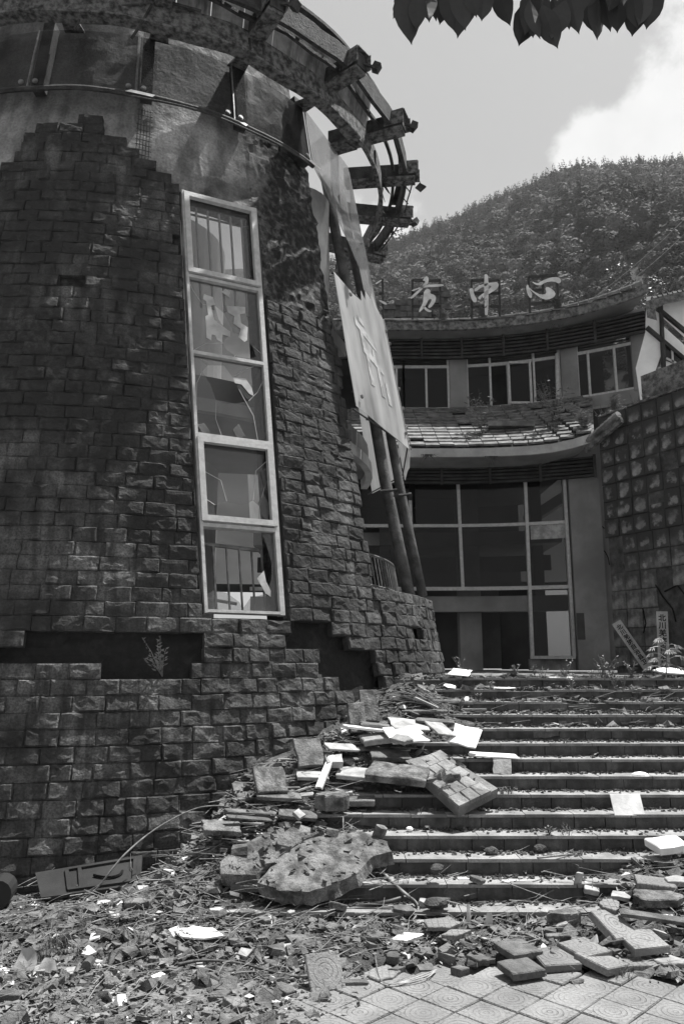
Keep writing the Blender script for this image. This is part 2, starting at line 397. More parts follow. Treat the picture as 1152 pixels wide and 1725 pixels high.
# ============================================================ THE SETTING
SKYL = [(-60, .50), (-20, .52), (-8, .54)]
for u_, v_ in ((600, 432), (640, 408), (700, 383), (760, 358), (850, 323), (930, 290), (1000, 278), (1060, 270), (1152, 264), (1230, 262)):
    d_ = ray(u_, v_); SKYL.append((math.degrees(math.atan2(d_.x, d_.y)), d_.z / math.hypot(d_.x, d_.y) - .024))
SKYL += [(38, .66), (60, .5), (90, .4)]
def hgt(az, r):
    """hillside: az in degrees to the right of the view axis; r metres"""
    pts = SKYL
    T = pts[-1][1]
    for (a, b), (c, d) in zip(pts, pts[1:]):
        if a <= az < c: T = b + (d - b) * (az - a) / (c - a); break
    if az < -60: T = .5
    k = (r - 95) / 505.0
    if k < 0: return 4 + 6 * max(0, 1 + k * 4) - 4 * (k < -.15)
    top = T * 600
    z = 10 + (top - 10) * min(k, 1) ** .96
    x, y = r * math.sin(R(az)), r * math.cos(R(az))
    g = noise.noise(Vector((x * .008, y * .008, 1))) * 44 + noise.noise(Vector((x * .021, y * .021, 4))) * 17
    z += g * min(1, k * 3) * max(0, 1 - k) ** .7
    # a nearer spur comes down from the right
    d = (az - (22.5 - (r - 200) * .045)) / 4.5
    if az > 14: z += 16 * math.exp(-d * d) * math.exp(-((r - 300) / 90.) ** 2)
    if k > 1: z = top - (k - 1) * 250
    return z
me_v, me_f = [], []
azs = np.arange(-14, 41, .5); rs = list(range(70, 760, 9))
for i, a in enumerate(azs):
    for r_ in rs: me_v.append((r_ * math.sin(R(a)), r_ * math.cos(R(a)), hgt(a, r_)))
nr = len(rs)
for i in range(len(azs) - 1):
    for j in range(nr - 1): me_f.append((i * nr + j, i * nr + j + 1, (i + 1) * nr + j + 1, (i + 1) * nr + j))
hb = MB(); hb.add(me_v, me_f)
hill = hb.build('hillside', M['hill'], smooth=True, kind='structure')

gb = MB()
gb.add([(-1500, -1500, -.07), (1500, -1500, -.07), (1500, 1500, -.07), (-1500, 1500, -.07)], [(0, 1, 2, 3)])
gb.build('ground', M['soil'], kind='structure')

# the flight of steps: 14 risers of 0.125 m, treads 0.25 m
NS, SY, RIS, TRD = 14, 6.18, .125, .25
TOPZ = NS * RIS
def stair(x, y):
    if y < SY or x < -1.0: return 0.0
    return min(NS, int((y - SY) / TRD) + 1) * RIS
sb = MB()
for i in range(NS):
    y0 = SY + i * TRD
    sb.box((2.6, (y0 + .03 + SY + NS * TRD + .3) / 2, (i + .5) * RIS - .02), (7.2, SY + NS * TRD + .3 - y0 - .03, RIS - .004))
steps = sb.build('steps', M['concrete'], kind='structure')
tb = MB(); tb.box((6, 22.6, TOPZ / 2 - .03), (32, 26, TOPZ)); terrace = tb.build('terrace', M['concrete'], kind='structure')
def left_edge(y):
    d = TR ** 2 - (y - TY) ** 2
    return max(-1.0, TX + math.sqrt(max(0, d)) - .25)
rt = []
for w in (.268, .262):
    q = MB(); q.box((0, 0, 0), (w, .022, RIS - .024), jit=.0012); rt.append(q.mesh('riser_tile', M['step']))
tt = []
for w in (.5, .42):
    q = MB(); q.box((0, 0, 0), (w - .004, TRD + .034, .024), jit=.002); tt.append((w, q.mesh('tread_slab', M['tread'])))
r2 = random.Random(5)
for i in range(NS):
    y0 = SY + i * TRD; xl = left_edge(y0); xr = .45 * y0 + .75
    x = xl + r2.uniform(0, .2)
    while x < xr:
        if r2.random() > (.04 if i < 9 else .16):
            mw = Matrix.Translation((x + .136, y0 + .018 + r2.uniform(-.003, .004), i * RIS + RIS / 2 - .014)) @ Matrix.Rotation(r2.uniform(-.012, .012), 4, 'Z') @ Matrix.Rotation(r2.uniform(-.008, .008), 4, 'Y')
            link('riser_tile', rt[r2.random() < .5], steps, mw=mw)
        x += .272
    x = xl + r2.uniform(0, .3)
    while x < xr + .2:
        w, me = tt[r2.random() < .4]
        if r2.random() > (.0 if i < 9 else .12):
            tilt = r2.uniform(-.006, .006) * (1 if i < 9 else 3)
            mw = Matrix.Translation((x + w / 2, y0 + TRD / 2 - .004 + r2.uniform(-.004, .003), (i + 1) * RIS - .012)) @ Matrix.Rotation(tilt, 4, 'Y') @ Matrix.Rotation(r2.uniform(-.006, .006), 4, 'Z')
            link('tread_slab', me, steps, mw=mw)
        x += w + .003

# soil, dirt and dust that has gathered
def mound(x, y):
    ax, ay, bx, by = .75, 8.75, -1.5, 6.35
    t = max(0, min(1, ((x - ax) * (bx - ax) + (y - ay) * (by - ay)) / ((bx - ax) ** 2 + (by - ay) ** 2)))
    d = math.hypot(x - ax - t * (bx - ax), y - ay - t * (by - ay))
    h = (.26 - .10 * t) * math.exp(-(d / .48) ** 2)
    d2 = math.hypot((x + 2.6) / 1.6, (y - 6.7) / .5); h += .05 * math.exp(-d2 * d2)
    d3 = math.hypot((x - 3.1) / .9, (y - 6.35) / .42); h += .30 * math.exp(-d3 * d3)     # heap burying the lowest steps at the side
    return h
def clear(x, y):
    """1 where the paving has stayed bare"""
    lim = 5.42 + .12 * math.sin(x * 2.1) + .10 * noise.noise(Vector((x * 2, y * 2, 0)))
    c = 1 / (1 + math.exp((y - lim) * 16)); c *= 1 / (1 + math.exp(-(x + .15 - .25 * noise.noise(Vector((x, y, 5)))) * 5))
    return c
def soil(x, y):
    base = max(0, min(TOPZ + .01, (y - SY) * RIS / TRD)) * max(0, min(1, (x + 1.95) / .98)) ** 1.6
    if x < -.2 and y > SY: base += .04 * max(0, min(1, (-.2 - x) / .5, (x + 1.6) / .5))
    nn = noise.noise(Vector((x * 3.1, y * 3.1, 2))) * .035 + noise.noise(Vector((x * 9, y * 9, 7))) * .018
    band = .055 * math.exp(-((y - 5.95) / .42) ** 2) if y < SY + .2 else 0
    up = .02 if y < SY else (-.018 if y < SY + 9 * TRD else .02)
    return base + mound(x, y) + nn + band + up - .07 * clear(x, y) - (.022 if y < 5.5 else 0)
def surf(x, y): return max(stair(x, y), soil(x, y), 0.0 if y < SY else 0)
def hit(u, v):
    d = ray(u, v); o = Vector((0, 0, ZC)); t = 3.5
    while t < 14:
        p = o + d * t
        if p.z < surf(p.x, p.y): return Vector((p.x, p.y, surf(p.x, p.y)))
        t += .012
    return onz(u, v, 0)
vs, fs = [], []
xs = np.arange(-5.0, 5.6, .055); ys = np.arange(3.6, 9.75, .055)
for x in xs:
    for y in ys: vs.append((float(x), float(y), soil(float(x), float(y))))
ny = len(ys)
for i in range(len(xs) - 1):
    for j in range(ny - 1):
        fs.append((i * ny + j, i * ny + j + 1, (i + 1) * ny + j + 1, (i + 1) * ny + j))
q = MB(); q.add(vs, [f[::-1] for f in fs]); q.build('soil', M['soil'], smooth=True, kind='stuff')

# paving
pv = MB(); pv.box((0, 1.4, -.06), (40, 9.4, .03)); paving = pv.build('paving', M['soil'], kind='structure')
q = MB()
S_ = .247
def tile_mesh(name, s, t, m, bev=.006, r=rnd, jit=.0):
    b = MB(); h = s / 2
    ring = lambda k, z: [(-h + k, -h + k, z), (h - k, -h + k, z), (h - k, h - k, z), (-h + k, h - k, z)]
    vs = ring(0, -t) + ring(0, -bev) + ring(bev, 0)
    vs = [(x + r.uniform(-jit, jit), y + r.uniform(-jit, jit), z) for x, y, z in vs]
    b.add(vs, [(3, 2, 1, 0), (8, 9, 10, 11)] + [(k * 4 + i, k * 4 + (i + 1) % 4, k * 4 + 4 + (i + 1) % 4, k * 4 + 4 + i) for k in (0, 1) for i in range(4)])
    return b.mesh(name, m)
pvm = [tile_mesh('paving_tile', S_, .045, M['paver'], jit=.0) for _ in range(2)]
r3 = random.Random(8); PA = R(45.5); npav = 0
for i in range(-60, 60):
    for j in range(-60, 60):
        cx, cy = i * .252, j * .252
        x = 1.345 + cx * math.cos(PA) - cy * math.sin(PA); y = 4.993 + cx * math.sin(PA) + cy * math.cos(PA)
        if not (4.0 < y < 5.75 and abs(x) < .47 * y + .35): continue
        if clear(x, y) < .03 and not (x > -1.6 and y < 5.4): continue
        if y > 5.35 and r3.random() < .5: continue
        npav += 1
        mw = Matrix.Translation((x, y, r3.uniform(-.004, .005) - (.006 if y > 5.4 else 0))) @ Matrix.Rotation(PA + r3.uniform(-.012, .012) + r3.choice((0, math.pi / 2)), 4, 'Z') @ Matrix.Rotation(r3.gauss(0, .012), 4, 'X') @ Matrix.Rotation(r3.gauss(0, .012), 4, 'Y')
        link('paving_tile', pvm[0], paving, mw=mw)
print('pavers', npav)

# ============================================================ THE RUINED ROUND TOWER
tower = thing('ruined_tower', 'battered round tower faced with rock-faced stone, its upper glazing and roof ring wrecked', 'tower', (TX, TY, 0))
def lerp(a, b, t): return a + (b - a) * t
WZ0, WZ1 = 2.40, 7.74
def wl(z): return lerp(25.6, 22.4, (z - WZ0) / (WZ1 - WZ0))
def wr(z): return lerp(36.2, 36.9, (z - WZ0) / (WZ1 - WZ0))
ACUT = 54.3
def stone_top(a):
    pts = [(-60, 7.6), (-12, 7.75), (-8.5, 7.82), (-6, 8.1), (-3.8, 8.3), (-.8, 8.45), (2, 8.6), (6, 8.6), (8.4, 8.45), (10.4, 8.35), (15.1, 8.3), (16.8, 8.1), (18.1, 7.9), (22.3, 7.75), (22.31, 6.6), (37.5, 6.45), (53.5, 6.3), (54, 6.3), (54.3, 2.85), (120, 2.85)]
    for (p, h), (q, g) in zip(pts, pts[1:]):
        if p <= a < q: return h + (g - h) * (a - p) / (q - p)
    return 2.85
def inpoly(x, y, P):
    c = False; j = len(P) - 1
    for i in range(len(P)):
        if (P[i][1] > y) != (P[j][1] > y) and x < (P[j][0] - P[i][0]) * (y - P[i][1]) / (P[j][1] - P[i][1]) + P[i][0]: c = not c
        j = i
    return c
GAPS = [[(3, 2.12), (25.2, 2.28), (25.0, 2.05), (23.2, 1.9), (22.1, 1.78), (15.9, 1.78), (14.2, 1.96), (6, 1.96), (3, 2.0)],
        [(2.6, 6.16), (10.4, 6.16), (10.4, 6.34), (2.6, 6.34)],
        [(38.3, 2.42), (42.4, 2.42), (44.8, 2.2), (49.7, 2.1), (52.3, 1.9), (53.9, 1.55), (53.6, 1.15), (47, 1.35), (43.5, 1.7), (41.3, 1.85), (39.2, 2.08)],
        [(36, 2.1), (41, 2.1), (41, 2.3), (36, 2.3)],
        [(40.5, 1.1), (54, .5), (54.5, 1.3), (49, 1.25), (45, 1.35)],
        [(64.5, 2.16), (67.5, 2.16), (67.5, 2.32), (64.5, 2.32)]]
# backing wall with its window opening, cut end and parapet
def nz3(p, s, k): return noise.noise(Vector(p) * s) * k
def wall_pt(a, z, off):
    p = cone(a, z)
    rough = 0.0
    if off > -.2:
        rough = nz3(p, 2.3, .02) + nz3(p, 8, .012)
        if a > 36.5 and z > 6.2: rough += abs(nz3(p, 5, .06)) + nz3(p, 17, .02)
    if z < 2.5 and off > -.2 and any(inpoly(a, z, G) for G in GAPS): rough -= .05
    t, y, s = cone_basis(a)
    return p - y * (off + rough)
wall = MB()
def patch(a0, a1, z0, z1, na, nz_, ends=(0, 0, 0, 0), inner=-.36):
    """a0/a1 may be functions of z"""
    f0 = a0 if callable(a0) else (lambda z: a0); f1 = a1 if callable(a1) else (lambda z: a1)
    o = []
    for off in (-.075, inner):
        for j in range(nz_ + 1):
            z = lerp(z0, z1, j / nz_)
            for i in range(na + 1): o.append(wall_pt(lerp(f0(z), f1(z), i / na), z, off))
    n1 = (na + 1) * (nz_ + 1); k = na + 1; fs = []
    for j in range(nz_):
        for i in range(na):
            a = j * k + i; fs.append((a, a + 1, a + k + 1, a + k)); fs.append((a + n1, a + k + n1, a + k + 1 + n1, a + 1 + n1))
    for j in range(nz_):
        if ends[0]: a = j * k; fs.append((a, a + k, a + k + n1, a + n1))
        if ends[1]: a = j * k + na; fs.append((a, a + n1, a + k + n1, a + k))
    for i in range(na):
        if ends[2]: a = i; fs.append((a, a + n1, a + 1 + n1, a + 1))
        if ends[3]: a = nz_ * k + i; fs.append((a, a + 1, a + 1 + n1, a + n1))
    wall.add(o, fs)
cutf = lambda z: ACUT + nz3((0, 0, z), 2.5, 1.2) + nz3((0, 3, z), 8, .7)
patch(-70, wl, WZ0, WZ1, 70, 50, (0, 1, 0, 0))
patch(wr, cutf, WZ0, WZ1, 26, 80, (1, 1, 0, 0))
patch(-70, 22.4, WZ1, 9.1, 60, 14); patch(22.4, 36.9, WZ1, 9.1, 20, 20, (0, 0, 1, 0)); patch(36.9, cutf, WZ1, 9.1, 26, 22, (0, 1, 0, 1))
patch(-70, 25.6, -.2, WZ0, 110, 34); patch(25.6, 36.2, -.2, WZ0, 14, 34, (0, 0, 0, 1)); patch(36.2, ACUT, -.2, WZ0, 30, 34)
patch(ACUT, 150, -.2, 2.76, 40, 14, (0, 1, 0, 1))
patch(-70, ACUT - 2, 9.1, 11.0, 60, 10, (0, 1, 0, 1))
patch(ACUT, 56, 2.4, 2.76, 2, 2, (0, 0, 0, 1))
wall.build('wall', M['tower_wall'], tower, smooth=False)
# far side of the drum, ground floor only
fw = MB()
for k in range(30):
    a0, a1 = 150 + k * 4.7, 150 + (k + 1) * 4.7
    p = [cone(a0, -.1), cone(a1, -.1), cone(a1, 2.76), cone(a0, 2.76)]
    q_ = [cone(a0, -.1, -.3), cone(a1, -.1, -.3), cone(a1, 2.76, -.3), cone(a0, 2.76, -.3)]
    fw.add(p + q_, [(0, 1, 2, 3), (7, 6, 5, 4), (3, 2, 6, 7)])
fw.build('rear_wall', M['white_plaster'], tower)

# rock-faced stones
SH, SW = .152, .295
def stone_mesh(k, w=SW - .003, h=SH - .003):
    r = random.Random(100 + k); nx, nz_ = 6, 5; XS_ = (-.5, -.445, -.2, .02, .24, .445, .5); ZS_ = (-.5, -.40, -.12, .14, .40, .5)
    cx, cz = r.uniform(-.25, .25), r.uniform(-.2, .2)
    ch = r.uniform(.2, .5); tiltx, tiltz = r.uniform(-.014, .014), r.uniform(-.012, .012)
    # an irregular raised face: the arris is chipped back, and one ledge runs across it
    ang = r.uniform(0, math.pi); ledge = r.uniform(.0, .008) * (2.2 if r.random() < .25 else 1); lo = r.uniform(-.3, .3)
    g = []
    for j in range(nz_ + 1):
        for i in range(nx + 1):
            x = XS_[i]; z = ZS_[j]
            jx = 0 if i in (0, nx) else r.uniform(-.02, .02) * (1 if i in (1, nx - 1) else 3); jz = 0 if j in (0, nz_) else r.uniform(-.03, .03) * (1 if j in (1, nz_ - 1) else 3)
            e = min(.5 - abs(x), .5 - abs(z) * 1.0) * 2
            d = .0
            if i in (0, nx) or j in (0, nz_): d = r.uniform(.002, .009)
            else:
                d = .008 + .009 * r.random() + tiltx * x * 2 + tiltz * z * 2
                d += ledge if (x * math.cos(ang) + z * math.sin(ang)) > lo else -.4 * ledge
            g.append(((x + jx) * w, -d, (z + jz) * h))
    fs = []; k_ = nx + 1
    for j in range(nz_):
        for i in range(nx):
            a = j * k_ + i
            if r.random() < .5: fs += [(a, a + 1, a + k_ + 1), (a, a + k_ + 1, a + k_)]
            else: fs += [(a, a + 1, a + k_), (a + 1, a + k_ + 1, a + k_)]
    rim = [i for i in range(nx + 1)] + [j * k_ + nx for j in range(1, nz_ + 1)] + [nz_ * k_ + i for i in range(nx - 1, -1, -1)] + [j * k_ for j in range(nz_ - 1, 0, -1)]
    o = len(g); g += [(g[i][0], .075, g[i][2]) for i in rim]
    n = len(rim); fs += [(rim[(i + 1) % n], rim[i], o + i, o + (i + 1) % n) for i in range(n)]
    b = MB(); b.add(g, fs); return b
stones_mb = [stone_mesh(k) for k in range(16)]
stones_me = [b.mesh('stone', M['stone']) for b in stones_mb]
stone_np = [np.array(b.v) for b in stones_mb]
cand = []; rs_ = random.Random(21)
zrow = -.02
while zrow < 8.75:
    z = zrow + SH / 2; rad = TR - TB * z; off = rs_.uniform(0, SW)
    shift = 0 if zrow > 2.05 else -.02
    a = -42 + math.degrees(off / rad)
    while a < 112:
        w = SW * rs_.choice((1, 1, 1, .8, 1.1, .62, 1.0)); da = math.degrees(w / rad); ac = a + da / 2; a += da
        top = stone_top(ac) + rs_.uniform(-.03, .05)
        rv = [rs_.random() for _ in range(6)]
        if z > top: continue
        a0_, a1_ = ac - da / 2, ac + da / 2
        if WZ0 - .02 < z < WZ1 + .05:
            eL, eR = wl(z) - .12, wr(z) + .75
            if eL < ac < eR and not (a0_ < eL or a1_ > eR): continue
            if a0_ < eL < a1_: a1_ = eL
            elif a0_ < eR < a1_: a0_ = eR
        if z > 2.76:
            if a0_ > ACUT - .5: continue
            a1_ = min(a1_, ACUT - .5)
        if a1_ - a0_ < .5: continue
        ac = (a0_ + a1_) / 2; w = R(a1_ - a0_) * rad
        if any(inpoly(ac, z, G) for G in GAPS): continue
        p = cone(ac, z, .0); t, yv, s = cone_basis(ac)
        slope = math.sqrt(1 + TB * TB)
        proud = rs_.gauss(0, .004) + (.02 if 1.95 < z < 2.2 and ac < 30 else 0)
        if ac > ACUT: proud += .03
        p = p - yv * proud
        rot = Matrix.Rotation(rs_.gauss(0, .008), 4, 'Y') @ Matrix.Rotation(rs_.gauss(0, .03), 4, 'Z') @ Matrix.Rotation(rs_.gauss(0, .03), 4, 'X')
        m = MX(p, t, yv, s) @ rot @ Matrix.Diagonal((w / SW * (1 if rv[0] > .5 else -1) * 1.0, 1.0 + rv[1] * .6 if False else 1.0, 1, 1))
        if m.determinant() < 0: m = m @ Matrix.Rotation(math.pi, 4, 'Y') if False else MX(p, t, yv, s) @ rot @ Matrix.Rotation(math.pi, 4, 'Y') @ Matrix.Diagonal((w / SW, 1, 1, 1))
        view = (Vector((0, 0, ZC)) - p); dd = view.length; score = max(0, (-yv).dot(view.normalized())) * w / dd ** 2
        pu = p.x / p.y
        if pu < -.62 or z > 8.8: score *= .01
        cand.append((score, m, int(rv[2] * 16) % 16))
    zrow += SH * .985
cand.sort(key=lambda c: -c[0])
for s_, m, k in cand[:290]: link('stone', stones_me[k], tower, mw=m)
V_, F_ = [], []; o = 0
for s_, m, k in cand[290:]:
    a = stone_np[k]; mm = np.array(m); w = a @ mm[:3, :3].T + mm[:3, 3]
    V_.append(w); F_ += [tuple(i + o for i in f) for f in stones_mb[k].f]; o += len(a)
me = bpy.data.meshes.new('stone_facing'); me.from_pydata(np.concatenate(V_).tolist(), [], F_); me.materials.append(M['stone']); me.update()
link('stone_facing', me, tower, kind='stuff')
print('stones', len(cand))

# window: a tall frame of five lights
def W3(a, z, off=0.0):
    t, y, s = cone_basis(a); return cone(a, z) - y * off
TL, TRc, BL, BR = W3(22.9, 7.70), W3(36.6, 7.76), W3(25.9, 2.43), W3(35.9, 2.43)
WN = ((TRc - TL).cross(BL - TL)).normalized()
if WN.y > 0: WN = -WN
def WP(s, t, off=0.0):                       # s across, t down
    a = TL.lerp(TRc, s); b = BL.lerp(BR, s); return a.lerp(b, t) + WN * (off - .02)
win = MB()
ts = [0, .235, .43, .625, .822, 1.0]
def bar(p, q, w, d, mb=win): mb.beam(p, q, d, w, up=(q - p).cross(WN))
def bar2(s0, t0, s1, t1, w, d, off=0, mb=win):
    p, q = WP(s0, t0, off), WP(s1, t1, off); mb.beam(p, q, w, d, up=WN)
bar2(0, 0, 0, 1, .035, .09); bar2(1, 0, 1, 1, .055, .09); bar2(0, .004, 1, .004, .04, .085); bar2(0, .996, 1, .996, .03, .085)
for t in ts[1:-1]: bar2(0, t, 1, t, .042, .088, .001)
for t0, t1 in ((ts[0], ts[1]), (ts[3], ts[4])):          # the two opening lights have a heavy sash
    e = .035; e2 = .055
    for (a, b, c, d) in ((e, t0 + .006, e, t1 - .008), (1 - e, t0 + .006, 1 - e, t1 - .008)): bar2(a, b, c, d, .066, .06, .045)
    for (a, b, c, d) in ((0.0, t0 + .012, 1, t0 + .012), (0, t1 - .013, 1, t1 - .013)): bar2(a, b, c, d, .066, .058, .0455)
wf = win.build('window', M['frame'], tower, label='tall pale window frame of five broken lights')
def pane(t0, t1, holes=(), m='glass', outline=None, name='pane'):
    H = (TL - BL).length; Wd = 1.0
    b = MB(); out = outline or [(.02, t0 + .004), (.98, t0 + .004), (.98, t1 - .004), (.02, t1 - .004)]
    fn = lambda p, q, off: WP(p, q / H, -.01 + off)
    b.sheet([(x, y * H) for x, y in out], fn, .005, .25, [[(x, y * H) for x, y in h] for h in holes])
    return b.build(name, M[m], wf)
pane(ts[0], ts[1])
pane(ts[1], ts[2], [[(.44, .39), (.58, .355), (.72, .362), (.86, .385), (.9, .41), (.8, .418), (.6, .417), (.48, .405)], [(.36, .295), (.48, .31), (.58, .345), (.60, .365), (.48, .352), (.40, .33)]])
pane(ts[2], ts[3], [[(.14, .47), (.22, .452), (.44, .446), (.55, .472), (.62, .50), (.75, .525), (.58, .535), (.40, .542), (.30, .535), (.24, .50)]])
pane(ts[3], ts[4], [[(.20, .775), (.36, .765), (.58, .770), (.72, .757), (.80, .768), (.76, .81), (.2, .81)]])
pane(ts[4], ts[5], outline=[(.80, .826), (.98, .826), (.98, .996), (.45, .996), (.60, .965), (.82, .955), (.90, .925), (.92, .89), (.86, .85)])
pane(ts[4], ts[5], outline=[(.02, .996), (.02, .965), (.12, .953), (.30, .958), (.45, .975), (.5, .996)])
# pieces of torn film still stuck to the glass
fb = MB()
def film(poly, off=.003):
    H = (TL - BL).length
    b = fb; b.sheet([(x, y * H) for x, y in poly], lambda p, q, o_: WP(p, q / H, off + o_), .002, .12)
film([(.22, .272), (.34, .276), (.36, .295), (.30, .30), (.34, .335), (.42, .345), (.55, .358), (.54, .372), (.44, .369), (.42, .39), (.36, .385), (.34, .375), (.29, .374), (.28, .39), (.22, .385), (.22, .33), (.26, .325), (.24, .29), (.2, .286)])
film([(.52, .291), (.78, .285), (.78, .302), (.70, .307), (.71, .33), (.80, .338), (.78, .372), (.74, .378), (.66, .368), (.70, .345), (.60, .335), (.62, .315), (.53, .308)])
film([(.46, .257), (.52, .246), (.58, .252), (.57, .268)])
film([(.54, .473), (.72, .471), (.80, .492), (.82, .512), (.76, .508), (.66, .488), (.57, .487)])
film([(.70, .925), (.80, .908), (.82, .93), (.88, .95), (.87, .962), (.80, .955), (.75, .94)])
fb.build('torn_film', M['paper'], wf)
def wrail(t0, t1, ss, off, r, mb): 
    for s in ss: mb.tube([WP(s, t0, off), WP(s, t1, off)], r, 6)
for s in (.2, .36, .52, .68, .84):
    b = MB(); b.tube([WP(s, .03, -.06), WP(s, .30, -.06)], .017, 6); b.build('bar', M['frame'], wf)
b = MB(); b.tube([WP(0, .032, -.16), WP(1, .032, -.16)], .014, 6); b.tube([WP(-.02, .845, -.22), WP(.86, .852, -.22)], .022, 8); b.build('handrail', M['steel'], wf)
for s in (.08, .24, .42, .59, .76, .9):
    b = MB(); b.tube([WP(s, .85, -.22), WP(s, .985, -.22)], .014 if s not in (.24,) else .02, 6); b.build('baluster', M['steel'], wf)
b = MB(); b.tube([WP(.15, .70, -.5), WP(.15, .93, -.5)], .012); b.tube([WP(0, .935, -.6), WP(.7, .95, -.6)], .02); b.build('bar', M['frame'], wf)
cr_ = MB()          # cracks running out from the broken edges
H_ = (TL - BL).length
for line in ([(.14, .47), (.06, .50), (.03, .56)], [(.30, .535), (.28, .58), (.35, .62)], [(.75, .525), (.88, .50), (.97, .47)], [(.62, .50), (.80, .56), (.84, .62)], [(.55, .472), (.70, .45), (.85, .437)], [(.22, .452), (.12, .44)],
             [(.36, .295), (.2, .30), (.08, .27), (.03, .245)], [(.44, .39), (.2, .40), (.05, .42)], [(.86, .385), (.97, .40)], [(.6, .417), (.55, .428)], [(.20, .775), (.05, .76)], [(.80, .768), (.9, .72), (.97, .70)], [(.72, .757), (.78, .69), (.97, .66)], [(.36, .765), (.30, .72), (.05, .70)]):
    cr_.tube([WP(s, t, -.002) for s, t in line], .0035, 4)
cr_.build('cracks', M['paper'], wf)
for poly in ([(.78, .762), (.86, .745), (.95, .765), (.90, .80), (.82, .79)], [(.84, .69), (.93, .68), (.97, .72), (.9, .735)], [(.03, .60), (.12, .595), (.2, .615), (.1, .62)], [(.5, .60), (.58, .585), (.66, .612), (.55, .62)]):
    q_ = MB(); q_.sheet([(x, y * H_) for x, y in poly], lambda p, q, o_: WP(p, q / H_, .006 + o_), .004, .2); q_.build('glass_shard', M['perspex_hazy'], wf)
# reveal beside the frame
b = MB(); b.beam(W3(36.75, 2.4, -.07), W3(37.6, 7.6, -.07), .05, .05, up=WN); b.build('reveal_batten', M['panel_dark'], tower)

# floors, inner core
def ring_slab(mb, z, th, ri, ro, a0, a1, cx=TX, cy=TY, n=48):
    vs = []
    for i in range(n + 1):
        a = R(a0 + (a1 - a0) * i / n)
        for rr in (ri, ro):
            for zz in (z - th, z): vs.append((cx + rr * math.sin(a), cy - rr * math.cos(a), zz))
    fs = []
    for i in range(n):
        k = i * 4; fs += [(k, k + 4, k + 6, k + 2), (k + 1, k + 3, k + 7, k + 5), (k + 2, k + 6, k + 7, k + 3), (k, k + 1, k + 5, k + 4)]
    fs += [(0, 2, 3, 1), (n * 4, n * 4 + 1, n * 4 + 3, n * 4 + 2)]
    mb.add(vs, fs)
b = MB(); ring_slab(b, 2.30, .2, .02, 4.55, -180, 180); b.build('floor_slab', M['concrete'], tower)
b = MB(); ring_slab(b, 5.35, .28, 1.5, 4.0, -180, 100); b.build('floor_slab', M['grey_plaster'], tower)
b = MB(); ring_slab(b, 5.05, .16, 3.95, 4.06, -180, 100); b.build('slab_edge_beam', M['white_plaster'], tower)
b = MB(); ring_slab(b, 9.1, .22, 1.2, 3.45, -180, 40); b.build('roof_slab', M['grey_plaster'], tower)
b = MB(); ring_slab(b, 9.0, 6.6, .01, 1.5, -180, 180); b.build('core', M['grey_plaster'], tower)
ci = cone(60, 7, -.6)
b = MB(); ring_slab(b, 9.05, 3.7, .01, .55, -180, 180, cx=-.75, cy=11.1, n=28); b.build('column', M['white_plaster'], tower)
b = MB()
for a in range(-60, 56, 4): b.add([cone(a, 2.3, -.40), cone(a + 4, 2.3, -.40), cone(a + 4, 5.07, -.40), cone(a, 5.07, -.40)], [(0, 1, 2, 3)]) if False else None
# ---- glazing hung round the tower: (p = metres along the cone at mid height, q = z)
RM = 4.3
def GZ(off0):
    def fn(p, q, off):
        a = p
        t, y, s = cone_basis(a); return cone(a, q) - y * (off0 + off)
    return fn
def gsheet(name, outline, m, off=.06, holes=(), thick=.008, jag=.0):
    """outline in (degrees, z); converted so that the triangulation is even"""
    k = 13.3
    b = MB(); fn = lambda p, q, o: GZ(off)(p * k, q, o)
    b.sheet([(a / k, z) for a, z in outline], fn, thick, .3, [[(a / k, z) for a, z in h] for h in holes], jag)
    return b.build(name, M[m], tower, smooth=False)
def bolt(a, z, off=.075, r=.035, par=None):
    b = MB(); t, y, s = cone_basis(a); p = cone(a, z) - y * off
    b.tube([p, p - y * .018], r, 10); b.tube([p - y * .018, p - y * .028], r * .7, 10); b.build('bolt', M['steel'], par or tower)
seams = [-22, -5.6, 14.0, 32.8, 52.6]
for i in range(len(seams) - 1):
    a0, a1 = seams[i] + .25, seams[i + 1] - .25
    ztop = 9.98
    g = gsheet('glazing_panel', [(a0, 9.0), (a1, 9.0), (a1, ztop), (a0, ztop)], 'perspex', off=.10)
    for a in (a0 + 1.1, a1 - 1.1): bolt(a, 9.09, .112, par=g)
for a in seams[1:]:
    b = MB(); t, y, s = cone_basis(a); b.beam(cone(a, 8.98) - y * .12, cone(a, 9.98) - y * .12, .014, .014, up=-y); b.build('seam_strip', M['steel'], tower)
# brackets behind the sheets
for a in (-5, 14.9, 33.8, 50.5):
    b = MB(); t, y, s = cone_basis(a); b.beam(cone(a + 1, 9.02) - y * .02, cone(a + 1, 10.15) - y * .02, .15, .14, up=-y); b.build('post', M['rust'], tower)
# rolled flashing / cable along the lower edge
b = MB(); b.tube([cone(a, 8.99 + nz3((a, 0, 0), .12, .02), .12) for a in np.arange(-30, 53.5, .9)], .034, 7); b.build('edge_roll', M['rust'], tower)
b = MB(); b.tube([cone(a, 8.955 + .004 * math.sin(a), .14) for a in np.arange(-30, 14, 1)], .012, 5)
b.tube([cone(a, 8.94 + .01 * math.sin(a * .3), .14) for a in np.arange(12, 52, 1)], .015, 5); b.build('edge_wire', M['rust'], tower)
b = MB()
for a0, a1, h in ((12.2, 17.0, .04), (33.5, 34.8, .03), (50.5, 54.0, .05)):
    b.sheet([(a0, 8.97), (a1, 8.95), (a1 + .4, 8.99), (a0 + 1, 8.97 + h)], lambda p, q, o: cone(p, q, .17 + o), .004, .8)
b.build('torn_flashing', M['board'], tower)

